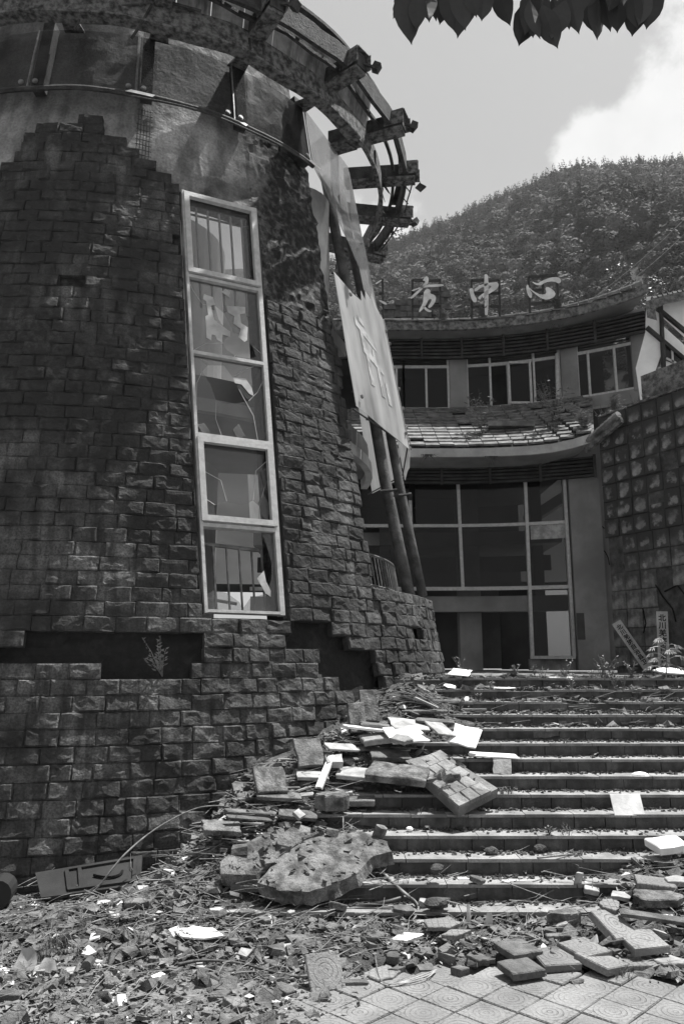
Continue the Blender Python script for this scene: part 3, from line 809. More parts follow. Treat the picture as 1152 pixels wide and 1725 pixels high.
# faceted curtain of flat sheets beyond the masonry
FAC = [(52.0, 76.5), (76.5, 99.5), (99.5, 120)]
def gfac(name, outline, m, fi, off=.12, holes=(), thick=.008, jag=.0):
    a0, a1 = FAC[fi]; k = 13.3
    ta, ya, sa = cone_basis((a0 + a1) / 2)
    def fn(p, q, o):
        s = (p * k - a0) / (a1 - a0); c = cone(a0, q).lerp(cone(a1, q), s); return c - ya * (off + o)
    b = MB(); b.sheet([(a / k, z) for a, z in outline], fn, thick, .35, [[(a / k, z) for a, z in h] for h in holes], jag)
    return b.build(name, M[m], tower)
gfac('glazing_panel', [(52.2, 8.98), (56, 8.85), (60, 8.72), (66, 8.60), (76.3, 8.52), (76.3, 10.0), (52.2, 10.0)], 'perspex_hazy', 0)
gfac('glazing_panel', [(76.7, 8.5), (99.3, 8.5), (99.3, 9.95), (76.7, 9.95)], 'perspex_hazy', 1)
gfac('glazing_panel', [(54.0, 8.99), (57, 8.72), (60, 8.55), (63, 8.30), (65.5, 8.22), (68, 8.0), (69.6, 7.9), (70.2, 7.55), (72.2, 7.4), (72.6, 7.15), (76.3, 7.05), (76.3, 8.66), (66, 8.72), (58, 8.9)], 'perspex_hazy', 0, .135, jag=.012)
gfac('glazing_panel', [(76.7, 7.05), (99.3, 7.0), (99.3, 8.56), (76.7, 8.6)], 'perspex_hazy', 1, .135)
g1 = gfac('glazing_panel', [(51.9, 7.16), (60, 7.10), (64.5, 7.12), (65.2, 7.32), (66.8, 7.22), (68, 7.4), (70.5, 7.34), (72, 7.5), (73.4, 7.3), (76.3, 7.2), (76.3, 5.06), (52.6, 5.18)], 'frosted', 0, .20, jag=.008)
g2 = gfac('glazing_panel', [(76.7, 7.2), (99.3, 7.1), (99.3, 5.02), (90, 5.0), (84, 4.94), (76.7, 5.06)], 'frosted', 1, .20)
gfac('glazing_panel', [(99.7, 7.1), (118, 7.1), (118, 5.1), (99.7, 5.1)], 'frosted', 2, .20)
b = MB(); ya = cone_basis(76.5)[1]; b.beam(cone(76.5, 5.03) - ya * .20, cone(76.5, 7.22) - ya * .20, .025, .02, up=-ya); b.build('seam_strip', M['frame'], tower)
for (a, z) in ((74.5, 8.45), (76.5, 8.62), (79, 8.2), (74.8, 7.35), (76, 7.0), (79.5, 6.9), (82, 6.2), (83, 5.9), (75.3, 5.3), (78.3, 5.25), (55, 5.35), (57, 6.95), (84, 5.6), (86, 5.3)): bolt(a, z, .20, .03)
for i, (a0, a1) in enumerate(((122, 133), (133.6, 146), (146.6, 160))):
    gsheet('glazing_panel', [(a0, 4.75), (a1, 4.85), (a1, 6.6), (a0, 6.6)], 'frosted_far', off=.0)
for z in (5.12, 7.16):
    b = MB()
    for fi in (0, 1, 2):
        a0, a1 = FAC[fi]; ya = cone_basis((a0 + a1) / 2)[1]; b.tube([cone(a0, z) - ya * .18, cone(a1, z) - ya * .18], .012, 6)
    b.build('edge_rail', M['rust'], tower)
# white painted strips left on the milky sheets
def FCT(a, q, o):
    a0, a1 = FAC[0] if a < 76.5 else FAC[1]; ya = cone_basis((a0 + a1) / 2)[1]
    return cone(a0, q).lerp(cone(a1, q), (a - a0) / (a1 - a0)) - ya * (.211 + o)
b = MB()
def strip(a0, z0, a1, z1, w=.09):
    k = 13.3
    b.sheet([(a0 / k, z0 - w / 2), (a1 / k, z1 - w / 2), (a1 / k, z1 + w / 2), (a0 / k, z0 + w / 2)], lambda p, q, o: FCT(p * k, q, o), .003, .2)
def vstrip(a0, z0, z1, w=1.3):
    k = 13.3
    b.sheet([(a0 / k, z0), ((a0 + w) / k, z0), ((a0 + w) / k, z1), (a0 / k, z1)], lambda p, q, o: FCT(p * k, q, o + .0006), .003, .2)
strip(58.5, 6.62, 67.5, 6.45, .13); strip(60.5, 6.72, 63, 6.70, .10); vstrip(60.3, 6.28, 6.56, 1.6); vstrip(65.2, 6.15, 6.38, 1.3); strip(60.5, 6.25, 69.5, 6.12, .12)
vstrip(61.5, 5.72, 6.19, 1.7); vstrip(66.3, 5.66, 6.12, 1.6); vstrip(69.3, 5.60, 5.95, 1.5); b.build('painted_mark', M['pale'], g1)
b = MB(); vstrip(79.5, 5.75, 6.5, 1.2); vstrip(82.5, 5.55, 6.3, 1.3); strip(79.5, 6.0, 86, 5.95, .06); b.build('painted_mark', M['pale'], g2)

# roof ring: two rolled steel hoops carried on radial box beams
def hoop(a, r, z): return Vector((TX + r * math.sin(R(a)), TY - r * math.cos(R(a)), z))
def rect_hoop(mb, r, z, w, h, a0, a1, st=3, wob=0, seed=0):
    vs = []; fs = []; k = 0
    for a in np.arange(a0, a1 + .01, st):
        o = nz3((a * .09, seed, 0), 1, wob); o2 = nz3((a * .11, seed, 9), 1, wob)
        for i, j in ((-1, -1), (1, -1), (1, 1), (-1, 1)): vs.append(hoop(a, r + o + i * w / 2, z + o2 + j * h / 2))
        if k:
            q = (k - 1) * 4; fs += [(q + i, q + (i + 1) % 4, q + 4 + (i + 1) % 4, q + 4 + i) for i in range(4)]
        k += 1
    fs += [(3, 2, 1, 0), tuple((k - 1) * 4 + i for i in range(4))]
    mb.add(vs, fs)
ZB = 10.2
b = MB(); rect_hoop(b, 4.25, 9.95, .06, .34, -60, 128, wob=.04, seed=1); rect_hoop(b, 4.22, 9.78, .19, .03, -60, 64, wob=.05, seed=1); rr1 = b.build('ring_rail', M['peel'], tower)
b = MB(); rect_hoop(b, 4.66, 10.24, .06, .26, 15, 128, wob=.06, seed=2); rect_hoop(b, 4.62, 10.38, .14, .03, 15, 100, wob=.06, seed=2); rr2 = b.build('ring_rail', M['rust'], tower)
b = MB(); rect_hoop(b, 4.46, 10.20, .05, .05, -60, 125, wob=.09, seed=3); b.build('ring_rod', M['rust'], tower)
b = MB(); rect_hoop(b, 4.50, 10.62, .035, .035, -60, 74, wob=.06, seed=4); rect_hoop(b, 4.56, 10.44, .03, .03, -60, 74, wob=.05, seed=5)
for a in np.arange(-40, 74, 5.5): b.beam(hoop(a, 4.52, 10.42), hoop(a + rnd.uniform(-2, 2), 4.46, 10.64), .025, .025)
b.build('ring_lattice', M['rust'], tower)
b = MB(); rect_hoop(b, 4.78, 10.16, .02, .02, 84, 128, wob=.1, seed=6); rect_hoop(b, 4.72, 10.34, .02, .02, 84, 128, wob=.1, seed=6)
for a in np.arange(86, 128, 4.2): b.beam(hoop(a, 4.78, 10.16), hoop(a + 1, 4.70, 10.34), .018, .018)
b.build('hanging_ladder', M['rust'], tower)
# stained cladding band above, and its coping
for i, a0 in enumerate(np.arange(-40, 66, 6.0)):
    b = MB(); vs = []
    for k in range(5):
        a = a0 + .1 + 5.8 * k / 4
        for r_, z in ((4.24, 10.00), (4.36, 10.80), (4.34, 10.80), (4.22, 10.00)): vs.append(hoop(a, r_, z))
    fs = []
    for k in range(4):
        q = k * 4; fs += [(q + j, q + (j + 1) % 4, q + 4 + (j + 1) % 4, q + 4 + j) for j in range(4)]
    fs += [(0, 1, 2, 3), (19, 18, 17, 16)]
    b.add(vs, [f[::-1] for f in fs]); b.build('cladding_sheet', M['cladding'], tower)
b = MB(); rect_hoop(b, 4.38, 10.84, .14, .05, -60, 71, wob=.03, seed=7); b.build('coping', M['rust'], tower)
b = MB()
b.add([hoop(28, 4.3, 10.86), hoop(46, 4.3, 10.86), hoop(38, 4.28, 11.25), hoop(28, 4.29, 10.86) + Vector((0, 0, .5)), hoop(28, 4.27, 10.86), hoop(46, 4.27, 10.86), hoop(38, 4.25, 11.25), hoop(28, 4.26, 10.86) + Vector((0, 0, .5))],
      [(0, 1, 2, 3), (7, 6, 5, 4), (0, 4, 5, 1), (1, 5, 6, 2), (2, 6, 7, 3), (3, 7, 4, 0)])
b.build('upper_glazing', M['perspex'], tower)
for i, a in enumerate((-15.5, 1.2, 17.8, 34.3, 52.2, 68.8, 84.2, 99.5, 116)):
    ro = 4.86 + (.05 if i > 6 else 0); zc_ = ZB + (.02, .0, .02, 0, .03, 0, 0, -.03, -.05)[i]
    b = MB(); ri = 3.95 if a < 60 else 3.62
    p0, p1 = hoop(a, ri, zc_), hoop(a, ro, zc_)
    b.beam(p0, p1, .20, .23, up=(0, 0, 1)); o = b.build('roof_beam', M['rust'], tower)
    b = MB(); b.beam(hoop(a, ri + .03, zc_ - .15), hoop(a, ro - .02, zc_ - .14), .22, .05); b.build('beam_soffit', M['peel'], o)
    b = MB(); tt_ = Vector((math.cos(R(a)), math.sin(R(a)), 0))
    for sgn in (-1, 1): b.beam(hoop(a, ro - .3, zc_ + .03) + tt_ * (.125 * sgn), hoop(a, ro + .06 * (1 if sgn > 0 else .4), zc_ + .03) + tt_ * (.135 * sgn), .012, .24)
    b.beam(hoop(a, ro - .25, zc_ + .13), hoop(a, ro + .04, zc_ + .14), .25, .014); b.build('end_casing', M['peel'], o)
    if i in (3, 4, 5, 7):      # spotlight or torn fitting on the outer end
        b = MB(); c = hoop(a + (2.2 if i < 5 else 1), ro + .12, zc_ - .05)
        mm = Matrix.Rotation(R(a + 25), 4, 'Z') @ Matrix.Rotation(.5, 4, 'X'); b.box(c, (.12, .09, .12), mm, jit=.012); b.beam(c, hoop(a, ro - .03, zc_ - .02), .03, .03)
        b.build('lamp_fitting', M['rust'], o)
    if i in (1, 2, 3, 4, 5):
        b = MB(); b.add([hoop(a - 2, 3.7, zc_ - .17), hoop(a + 2, 3.7, zc_ - .17), hoop(a + 1.2, 4.05, zc_ - .19), hoop(a - 1.5, 3.95, zc_ - .19),
                         hoop(a - 2, 3.7, zc_ - .19), hoop(a + 2, 3.7, zc_ - .19), hoop(a + 1.2, 4.05, zc_ - .21), hoop(a - 1.5, 3.95, zc_ - .21)],
                        [(0, 1, 2, 3), (7, 6, 5, 4), (0, 4, 5, 1), (1, 5, 6, 2), (2, 6, 7, 3), (3, 7, 4, 0)]); b.build('bracket_plate', M['peel'], o)
b = MB(); pl = hoop(84.6, 4.93, 9.96)
b.tube([hoop(84.2, 4.88, 10.15), pl + Vector((0, 0, .06))], .006, 4); b.box(pl - Vector((0, 0, .02)), (.13, .02, .13), Matrix.Rotation(.7, 4, 'Y'), jit=.01); b.build('dangling_plate', M['rust'], tower)
b = MB()
for a, l, dx in ((16, .45, -3), (33, .22, 1), (72, .35, 3), (36, .2, 0)):
    b.tube([hoop(a, 4.3, 10.02), hoop(a + dx * .4, 4.28, 10.02 - l * .5), hoop(a + dx, 4.2, 10.02 - l)], .018, 5)
b.tube([hoop(14, 4.3, 9.98), hoop(9, 4.25, 9.93), hoop(5, 4.22, 9.85), hoop(3.5, 4.2, 9.6)], .014, 5)
b.tube([hoop(5, 4.35, 10.1), hoop(14, 4.38, 10.06), hoop(24, 4.35, 10.08)], .02, 5)
b.build('hanging_strap', M['rust'], tower)
for (a, w_, h_) in ((37.5, .22, .13), (66, .3, .1), (60, .18, .12)):
    b = MB(); b.box(hoop(a, 4.25, 9.86), (w_, .02, h_), Matrix.Rotation(R(a), 4, 'Z') @ Matrix.Rotation(.2, 4, 'X'), jit=.02); b.build('torn_plate', M['rust'], tower)
# torn scraps wound round the far hoops
b = MB(); r_ = random.Random(3)
for i in range(16):
    a = r_.uniform(84, 122); rr_ = r_.choice((4.28, 4.66)); p = hoop(a, rr_, 10.1 + r_.uniform(-.05, .1))
    b.tube([p, p + Vector((r_.uniform(-.1, .1), r_.uniform(-.1, .1), -r_.uniform(.08, .28))), p + Vector((r_.uniform(-.2, .2), r_.uniform(-.15, .15), -r_.uniform(.1, .4)))], r_.uniform(.008, .028), 5, .004)
b.build('torn_strip', M['rust'], tower)

# mesh and bare lath where stones have come away
b = MB()
for a in np.arange(14.6, 17.2, .55): b.tube([cone(a, 7.85, .0), cone(a + .1, 8.9, -.03)], .005, 4)
for z in np.arange(7.9, 8.9, .08): b.tube([cone(14.4, z, .0), cone(17.3, z - .02, .0)], .005, 4)
b.build('wire_mesh', M['rust'], tower)

# balcony railing on the parapet
b = MB(); b.tube([cone(a, 3.38, -.42) for a in range(56, 92, 2)], .022, 7); b.tube([cone(a, 2.95, -.42) for a in range(56, 92, 2)], .014, 6); rl = b.build('balcony_railing', M['steel'], tower)
for a in np.arange(56, 92, 1.6):
    b = MB(); b.tube([cone(a, 2.75, -.42), cone(a, 3.38, -.42)], .011, 5); b.build('baluster', M['steel'], rl)
b = MB()
for z in (6.85, 7.1): b.tube([cone(a, z, -.5) for a in range(54, 72, 2)], .016, 5)
for a in np.arange(54, 71, 1.6): b.tube([cone(a, 6.85, -.5), cone(a, 7.1, -.5)], .009, 4)
b.build('upper_railing', M['steel'], tower)
b = MB(); ring_slab(b, 6.85, .2, 3.3, 3.75, 53, 75); b.build('upper_landing', M['grey_plaster'], tower)

# two props leaning up through the balcony
def prop_pole(p0, p1, label, r=.085):
    t = thing('prop_pole', label, 'pole', p0, 'poles propped inside the tower opening')
    pts = [p0.lerp(p1, k / 8) + Vector((nz3((k, 0, p0.x), .7, .03), 0, 0)) for k in range(9)]
    b = MB(); b.tube(pts, r, 12, r * .92); o = b.build('shaft', M['pole'], t, smooth=True)
    for k, (s_, ang) in enumerate(((.22, 1), (.38, 2), (.43, -1))):
        q = p0.lerp(p1, s_); b = MB(); b.tube([q + Vector((-.12, -.1, 0)), q + Vector((.12, -.1, .02))], .022, 6); b.box(q + Vector((.1, -.1, -.03)), (.06, .05, .09), jit=.01); b.build('clamp', M['rust'], t)
    return t
prop_pole(at(690, 1008, 10.5), at(547, 300, 11.2), 'left one of the two old poles leaning up from the stone parapet')
prop_pole(at(712, 1004, 10.95), at(574, 330, 11.5), 'right one of the two old poles leaning up from the stone parapet', .07)

# ============================================================ THE SERVICE BUILDING AT THE BACK
def zof(v, Y): return ZC + Y * math.tan(TH + math.atan((862.5 - v) / F))
def FL(x): return 18.5 - .068 * max(0, x - 2.5) ** 2
def FU(x): return FL(x) + 1.6
def solve(u, v, f):
    x = 3.0
    for _ in range(20):
        Y = f(x); x = at(u, v, Y).x
    return x, f(x), at(u, v, f(x)).z
def onF(u, v, f, off=0.0):
    x, y, z = solve(u, v, lambda q: f(q) + off); return Vector((x, y, z))
bld = thing('service_centre', 'two storey concave grey building with tiled eaves at the head of the steps', 'building', (3, 18.5, TOPZ))
def curve_band(mb, x0, x1, f, o0, o1, z0, z1, n=18):
    """solid strip following the facade; z0/z1 can be functions of x"""
    g0 = z0 if callable(z0) else (lambda x: z0); g1 = z1 if callable(z1) else (lambda x: z1); vs = []; fs = []
    for i in range(n + 1):
        x = lerp(x0, x1, i / n)
        vs += [(x, f(x) + o0, g0(x)), (x, f(x) + o1, g0(x)), (x, f(x) + o1, g1(x)), (x, f(x) + o0, g1(x))]
    for i in range(n):
        q = i * 4; fs += [(q + j, q + 4 + j, q + 4 + (j + 1) % 4, q + (j + 1) % 4) for j in range(4)]
    fs += [(0, 1, 2, 3), (n * 4 + 3, n * 4 + 2, n * 4 + 1, n * 4)]
    mb.add(vs, fs)
def vpost(mb, u0, v0, u1, v1, f, w, d, off=0.0):
    a, b_ = onF(u0, v0, f, off), onF(u1, v1, f, off); mb.beam(a, b_, w, d, up=(0, 1, 0))
XL = -2.2
zl = lambda v, u=760, f=FL: onF(u, v, f).z
Z1, Z2, Z3 = zl(992), zl(886), zl(800)
ZLE = 6.55                                 # lower soffit
ZW0, ZW1 = zl(689, 760, FU), zl(618, 760, FU)
ZUE = 10.62
ux = lambda u, v, f=FL, off=0: onF(u, v, f, off).x
# lower glazed front: frame members and panes
fr = MB()
for z, w in ((Z1, .085), (Z2, .075)): curve_band(fr, XL, ux(958, 940), FL, -.05, .05, z - w / 2, z + w / 2)
curve_band(fr, ux(893, 1105), ux(968, 1105), FL, -.055, .055, zl(1107, 930) - .04, zl(1107, 930) + .03, 4)
for (a, b_, c, d) in ((770, 800, 779, 992), (883, 796, 896, 1105), (948, 790, 966, 1105), (596, 820, 598, 992), (690, 830, 692, 885)): vpost(fr, a, b_, c, d, FL, .075, .11, -.003)
gf = fr.build('glazed_front', M['frame'], bld)
def gpane(us, z0, z1, m='dark_glass', off=.0, name='pane', par=None, f=FL, n=3, holes=None):
    b = MB(); curve_band(b, us[0], us[1], f, off, off + .008, z0, z1, n); b.build(name, M[m], par or gf)
for (u0, u1, v0, v1) in ((700, 772, 886, 800), (775, 885, 886, 800), (888, 950, 886, 800), (775, 888, 992, 886), (891, 955, 992, 886), (600, 690, 886, 800), (640, 775, 992, 886), (896, 962, 1105, 992)):
    gpane((ux(u0, v0), ux(u1, v0)), zl(v0) + .04 if v0 != 1105 else zl(1107, 930) + .03, zl(v1) - .04)
b = MB(); curve_band(b, ux(893, 900), ux(953, 900), FL, -.02, -.012, zl(908, 920), Z2 - .04, 4); b.build('peeling_film', M['pale'], gf)
# interior of the ground floor
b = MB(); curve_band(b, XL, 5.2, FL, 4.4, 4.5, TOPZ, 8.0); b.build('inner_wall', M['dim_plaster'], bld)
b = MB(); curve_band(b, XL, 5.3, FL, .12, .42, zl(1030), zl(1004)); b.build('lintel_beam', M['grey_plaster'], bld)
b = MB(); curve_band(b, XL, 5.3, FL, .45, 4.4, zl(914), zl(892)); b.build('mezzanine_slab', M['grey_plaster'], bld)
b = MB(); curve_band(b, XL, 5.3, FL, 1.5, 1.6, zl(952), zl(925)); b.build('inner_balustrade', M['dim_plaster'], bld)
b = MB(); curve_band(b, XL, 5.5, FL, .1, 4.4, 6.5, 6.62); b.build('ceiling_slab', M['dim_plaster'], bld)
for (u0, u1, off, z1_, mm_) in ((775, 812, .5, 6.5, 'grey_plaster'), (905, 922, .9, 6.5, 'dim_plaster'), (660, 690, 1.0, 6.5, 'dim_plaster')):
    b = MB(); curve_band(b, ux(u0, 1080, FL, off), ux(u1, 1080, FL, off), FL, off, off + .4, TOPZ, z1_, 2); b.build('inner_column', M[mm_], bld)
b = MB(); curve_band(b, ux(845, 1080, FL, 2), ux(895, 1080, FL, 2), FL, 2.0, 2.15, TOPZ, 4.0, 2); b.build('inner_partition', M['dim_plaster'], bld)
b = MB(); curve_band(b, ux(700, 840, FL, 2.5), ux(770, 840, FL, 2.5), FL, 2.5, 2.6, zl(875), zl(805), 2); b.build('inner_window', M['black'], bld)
b = MB(); b.beam(onF(885, 880, FL, 1.2), onF(950, 838, FL, 1.2), .3, .25); b.build('fallen_beam', M['grey_plaster'], bld)
# sill wall below the side light, and pilasters
b = MB(); curve_band(b, ux(893, 1120), ux(970, 1120), FL, .02, .2, TOPZ, zl(1107, 930) - .04, 3); b.build('sill_wall', M['concrete'], bld)
xp0, xp1, xp2 = ux(960, 900), ux(1012, 900), ux(1034, 900)
b = MB(); curve_band(b, xp0, xp1, FL, -.10, .5, TOPZ, 7.0, 3); b.build('pilaster', M['grey_plaster'], bld)
b = MB(); curve_band(b, xp1, xp2 + .4, FL, .12, .6, TOPZ, 7.4, 3); b.build('pilaster', M['grey_plaster'], bld)
b = MB()
pp = [onF(u, v, FL, .115) for u, v in ((1012, 885), (1017, 890), (1021, 889), (1026, 897), (1028, 915), (1031, 925))]
b.tube(pp, .012, 4); pp = [onF(u, v, FL, .115) for u, v in ((1013, 925), (1019, 930), (1024, 940), (1026, 952))]; b.tube(pp, .01, 4)
b.build('crack', M['black'], bld)
b = MB(); b.box(onF(983, 1055, FL, -.105), (.32, .006, .6)); b.build('faded_notice', M['dim_plaster'], bld)
# louvre bands
def louvres(v_pairs, f, off, xa, xb, segs, name):
    L0 = MB(); curve_band(L0, xa, xb, f, off + .10, off + .14, v_pairs[-1][0] - .02, v_pairs[0][0] + .04); par = L0.build('louvre_backing', M['black'], bld)
    for z, th in v_pairs:
        for i in range(segs):
            a, c = lerp(xa, xb, i / segs) + .02, lerp(xa, xb, (i + 1) / segs) - .02
            b = MB(); curve_band(b, a, c, f, off, off + .07, z - th / 2 + rnd.uniform(-.006, .006), z + th / 2, 2); b.build('louvre_slat', M['dark_wood'], par)
    b = MB()
    for i in range(segs + 1):
        x = lerp(xa, xb, i / segs); b.box((x, f(x) + off - .01, (v_pairs[0][0] + v_pairs[-1][0]) / 2), (.06, .04, v_pairs[0][0] - v_pairs[-1][0] + .12))
    b.build('louvre_post', M['dark_wood'], par)
xr_l = ux(1000, 790, FL, -.3)
louvres([(6.62 - k * .085, .05) for k in range(6)], FL, -.35, XL, xr_l, 7, 'l')
xr_u = ux(1086, 570, FU, -.1)
louvres([(10.57 - k * .10, .055) for k in range(6)], FU, -.30, XL, xr_u, 9, 'u')
# upper wall pieces and windows
wallu = MB()
curve_band(wallu, XL, xr_u + .1, FU, 0, .25, 8.4, ZW0); curve_band(wallu, XL, xr_u + .1, FU, .15, .3, ZW1 + .5, 10.85)
wallu.build('upper_wall', M['grey_plaster'], bld)
for (u0, u1) in ((757, 787), (945, 974), (1067, 1092)):
    b = MB(); curve_band(b, ux(u0, 650, FU), ux(u1, 650, FU), FU, -.04, .3, ZW0 - .05, 10.6, 2); b.build('pilaster', M['grey_plaster'], bld)
def upwin(u0, u1, mull, label=None, sash=None):
    m = MB(); x0, x1 = ux(u0, 650, FU), ux(u1, 650, FU)
    curve_band(m, x0, x1, FU, .0, .07, ZW0, ZW0 + .05, 4); curve_band(m, x0, x1, FU, .0, .07, ZW1 - .03, ZW1 + .05, 4); curve_band(m, x0, x1, FU, .0, .07, ZW1 + .48, ZW1 + .54, 4)
    for u in [u0, u1] + mull[0]:
        x = ux(u, 650, FU); m.box((x, FU(x) + .03, (ZW0 + ZW1) / 2 + .25), (.055, .085, ZW1 - ZW0 + .5))
    for u in mull[1]:
        x = ux(u, 650, FU); m.box((x, FU(x) + .03, (ZW0 + ZW1) / 2), (.055, .08, ZW1 - ZW0))
    w = m.build('window', M['frame'], bld)
    us = sorted([u0, u1] + mull[0] + mull[1])
    for a, c in zip(us, us[1:]):
        if sash and sash[0] <= a < sash[1] - 2: 
            continue
        b = MB(); curve_band(b, ux(a, 650, FU) + .02, ux(c, 650, FU) - .02, FU, .03, .038, ZW0 + .04, ZW1 - .03, 1); b.build('pane', M['dark_glass'], w)
    for i in range(5):
        b = MB(); curve_band(b, x0, x1, FU, .08, .11, ZW1 + .06 + i * .09, ZW1 + .10 + i * .09, 3); b.build('louvre_slat', M['dark_wood'], w)
    return w
upwin(650, 680, ([], [668])); upwin(680, 755, ([], [718]))
w3 = upwin(787, 943, ([826, 900], [856]), sash=(826, 856))
b = MB(); xa, xb = ux(857, 650, FU), ux(893, 650, FU)
for x in (xa, xb): b.box((x, FU(x) - .03, (ZW0 + ZW1) / 2), (.06, .05, ZW1 - ZW0 - .02))
for z in (ZW0 + .05, ZW1 - .02): b.box(((xa + xb) / 2, (FU(xa) + FU(xb)) / 2 - .03, z), (xb - xa, .05, .06))
b.build('sash', M['frame'], w3)
upwin(974, 1070, ([], [993, 1038]))
b = MB(); b.tube([onF(940, 690, FU, -.1), onF(938, 596, FU, -.1)], .06, 8); b.build('drain_pipe', M['frame'], bld, smooth=True)
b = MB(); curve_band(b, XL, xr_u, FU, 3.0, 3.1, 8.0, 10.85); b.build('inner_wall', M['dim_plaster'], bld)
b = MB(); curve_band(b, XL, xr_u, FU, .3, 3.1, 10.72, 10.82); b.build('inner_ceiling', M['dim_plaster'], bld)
# eaves
xe_u = ux(1090, 530, FU, -.8)
riseU = lambda x: .22 * max(0, (x - 5.2) / 2.3) ** 2
b = MB(); curve_band(b, XL, xe_u, FU, -.85, .3, lambda x: ZUE + riseU(x), lambda x: ZUE + .10 + riseU(x)); b.build('upper_soffit', M['grey_plaster'], bld)
b = MB(); curve_band(b, XL, xe_u, FU, -.95, -.85, lambda x: ZUE - .04 + riseU(x), lambda x: ZUE + .2 + riseU(x)); b.build('upper_fascia', M['mossy'], bld)
b = MB(); curve_band(b, XL, xe_u, FU, -.9, 1.2, lambda x: ZUE + .205 + riseU(x), lambda x: ZUE + .24 + riseU(x)); b.build('upper_roof_deck', M['mossy'], bld)
rtile = MB(); rtile.box((0, 0, 0), (.30, .34, .028)); rtile_me = rtile.mesh('roof_tile', M['tile_roof'])
r4 = random.Random(4)
for row in range(2):
    x = XL + 1.6
    while x < xe_u - .1:
        y = FU(x) - .86 + row * .27; z = ZUE + .25 + row * .10 + riseU(x)
        if r4.random() > .12:
            sl = math.atan((FU(x + .1) - FU(x - .1)) / .2)
            link('roof_tile', rtile_me, bld, mw=Matrix.Translation((x, y, z + r4.uniform(-.01, .02))) @ Matrix.Rotation(sl, 4, 'Z') @ Matrix.Rotation(.34, 4, 'X') @ Matrix.Rotation(r4.gauss(0, .04), 4, 'Y'))
        x += .31
b = MB()
for x in np.arange(XL + 1.5, xe_u, .23): b.tube([(x, FU(x) - .35, ZUE + .50 + riseU(x)), (x + .21, FU(x + .21) - .35, ZUE + .50 + riseU(x + .2))], .055, 7)
b.build('ridge_roll', M['tile_roof'], bld)
# lower roof
EL = 1.42
xe_l = ux(1000, 755, FL, -EL)
riseL = lambda x: .30 * max(0, (x - 4.3) / 1.6) ** 2
b = MB(); curve_band(b, XL, xe_l, FL, -EL, .3, lambda x: ZLE + riseL(x), lambda x: ZLE + .10 + riseL(x)); b.build('lower_soffit', M['grey_plaster'], bld)
b = MB(); curve_band(b, XL, xe_l, FL, -EL - .08, -EL, lambda x: ZLE - .03 + riseL(x), lambda x: ZLE + .17 + riseL(x)); b.build('lower_fascia', M['white_plaster'], bld)
SL0 = Vector((0, -EL - .06, ZLE + .20)); SL1 = Vector((0, 1.57, 8.68))
ln = math.hypot(SL1.y - SL0.y, SL1.z - SL0.z); pit = math.atan2(SL1.z - SL0.z, SL1.y - SL0.y)
vs = []; fs = []; nn_ = 20
for i in range(nn_ + 1):
    x = lerp(XL, xe_l + .9, i / nn_)
    for k in (0, 1):
        for d in (0, -.08):
            p = SL0.lerp(SL1, k); xx = x - (.9 * (1 - k) * (i / nn_)); vs.append((xx, FL(xx) + p.y, p.z + d + riseL(min(xx, xe_l)) * (1 - k) - .03))
for i in range(nn_):
    q = i * 4; fs += [(q, q + 4, q + 6, q + 2), (q + 1, q + 3, q + 7, q + 5), (q, q + 1, q + 5, q + 4)]
b = MB(); b.add(vs, [f[::-1] for f in fs]); b.build('lower_roof_deck', M['mossy'], bld)
rows = 13; step_ = ln / rows
t5 = MB(); t5.box((0, 0, 0), (.318, step_ + .05, .045)); t5_me = t5.mesh('roof_tile', M['tile_roof'])
for row in range(rows):
    k = (row + .5) / rows; x = XL + 2.6 ; lim = xe_l - .15 + .9 * k
    x += 0
    while x < lim:
        p = SL0.lerp(SL1, k); sl = math.atan((FL(x + .1) - FL(x - .1)) / .2)
        if r4.random() > .035:
            link('roof_tile', t5_me, bld, mw=Matrix.Translation((x, FL(x) + p.y, p.z + .035 + riseL(min(x, xe_l)) * (1 - k) + r4.uniform(-.006, .012))) @ Matrix.Rotation(sl, 4, 'Z') @ Matrix.Rotation(pit - .10, 4, 'X') @ Matrix.Rotation(r4.gauss(0, .012), 4, 'Z'))
        x += .333
# hip roll at the right end
h0, h1 = at(984, 749, 16.6), at(1042, 697, 15.6)
for i in range(9):
    p, q = h0.lerp(h1, i / 9), h0.lerp(h1, (i + .86) / 9)
    b = MB(); b.tube([p, q], .095, 8, .08); b.build('ridge_tile', M['tile_roof'], bld)
b = MB(); b.beam(h0 + Vector((.03, 0, -.13)), h1 + Vector((.05, 0, -.13)), .08, .13); b.build('hip_board', M['mossy'], bld)
# a fallen piece of coping lies on the lower roof
b = MB(); c0, c1 = onF(822, 716, FL, -.55), onF(900, 716, FL, -.55); b.beam(c0, c1, .30, .12); b.build('coping_piece', M['concrete'], bld)
# ---- lettered frames on the roof
def roof_sign(label, frame_lines, strokes, Y, char, ox=620, oy=450, k=3.388):
    P = lambda p, dy=0.0: at(ox + p[0] / k, oy + p[1] / k, Y + dy)
    base = P(frame_lines[0][1]); t = thing('roof_sign', label, 'sign', base, 'lettered frames standing on the upper roof')
    b = MB()
    for p, q in frame_lines: b.beam(P(p), P(q), .06, .06, up=(0, 1, 0))
    b.build('frame', M['panel_dark'], t)
    for s in strokes:
        b = MB()
        # smooth the stroke outline a little
        pts = []
        n = len(s)
        for i in range(n):
            a, c = s[i], s[(i + 1) % n]; pts += [(a[0] * .75 + c[0] * .25, a[1] * .75 + c[1] * .25), (a[0] * .25 + c[0] * .75, a[1] * .25 + c[1] * .75)]
        b.sheet([(x / 100, -y / 100) for x, y in pts], lambda p, q, o: at(ox + p * 100 / k, oy - q * 100 / k, Y - .12 + o), .07, .6)
        b.build('letter_stroke', M['sign'], t)
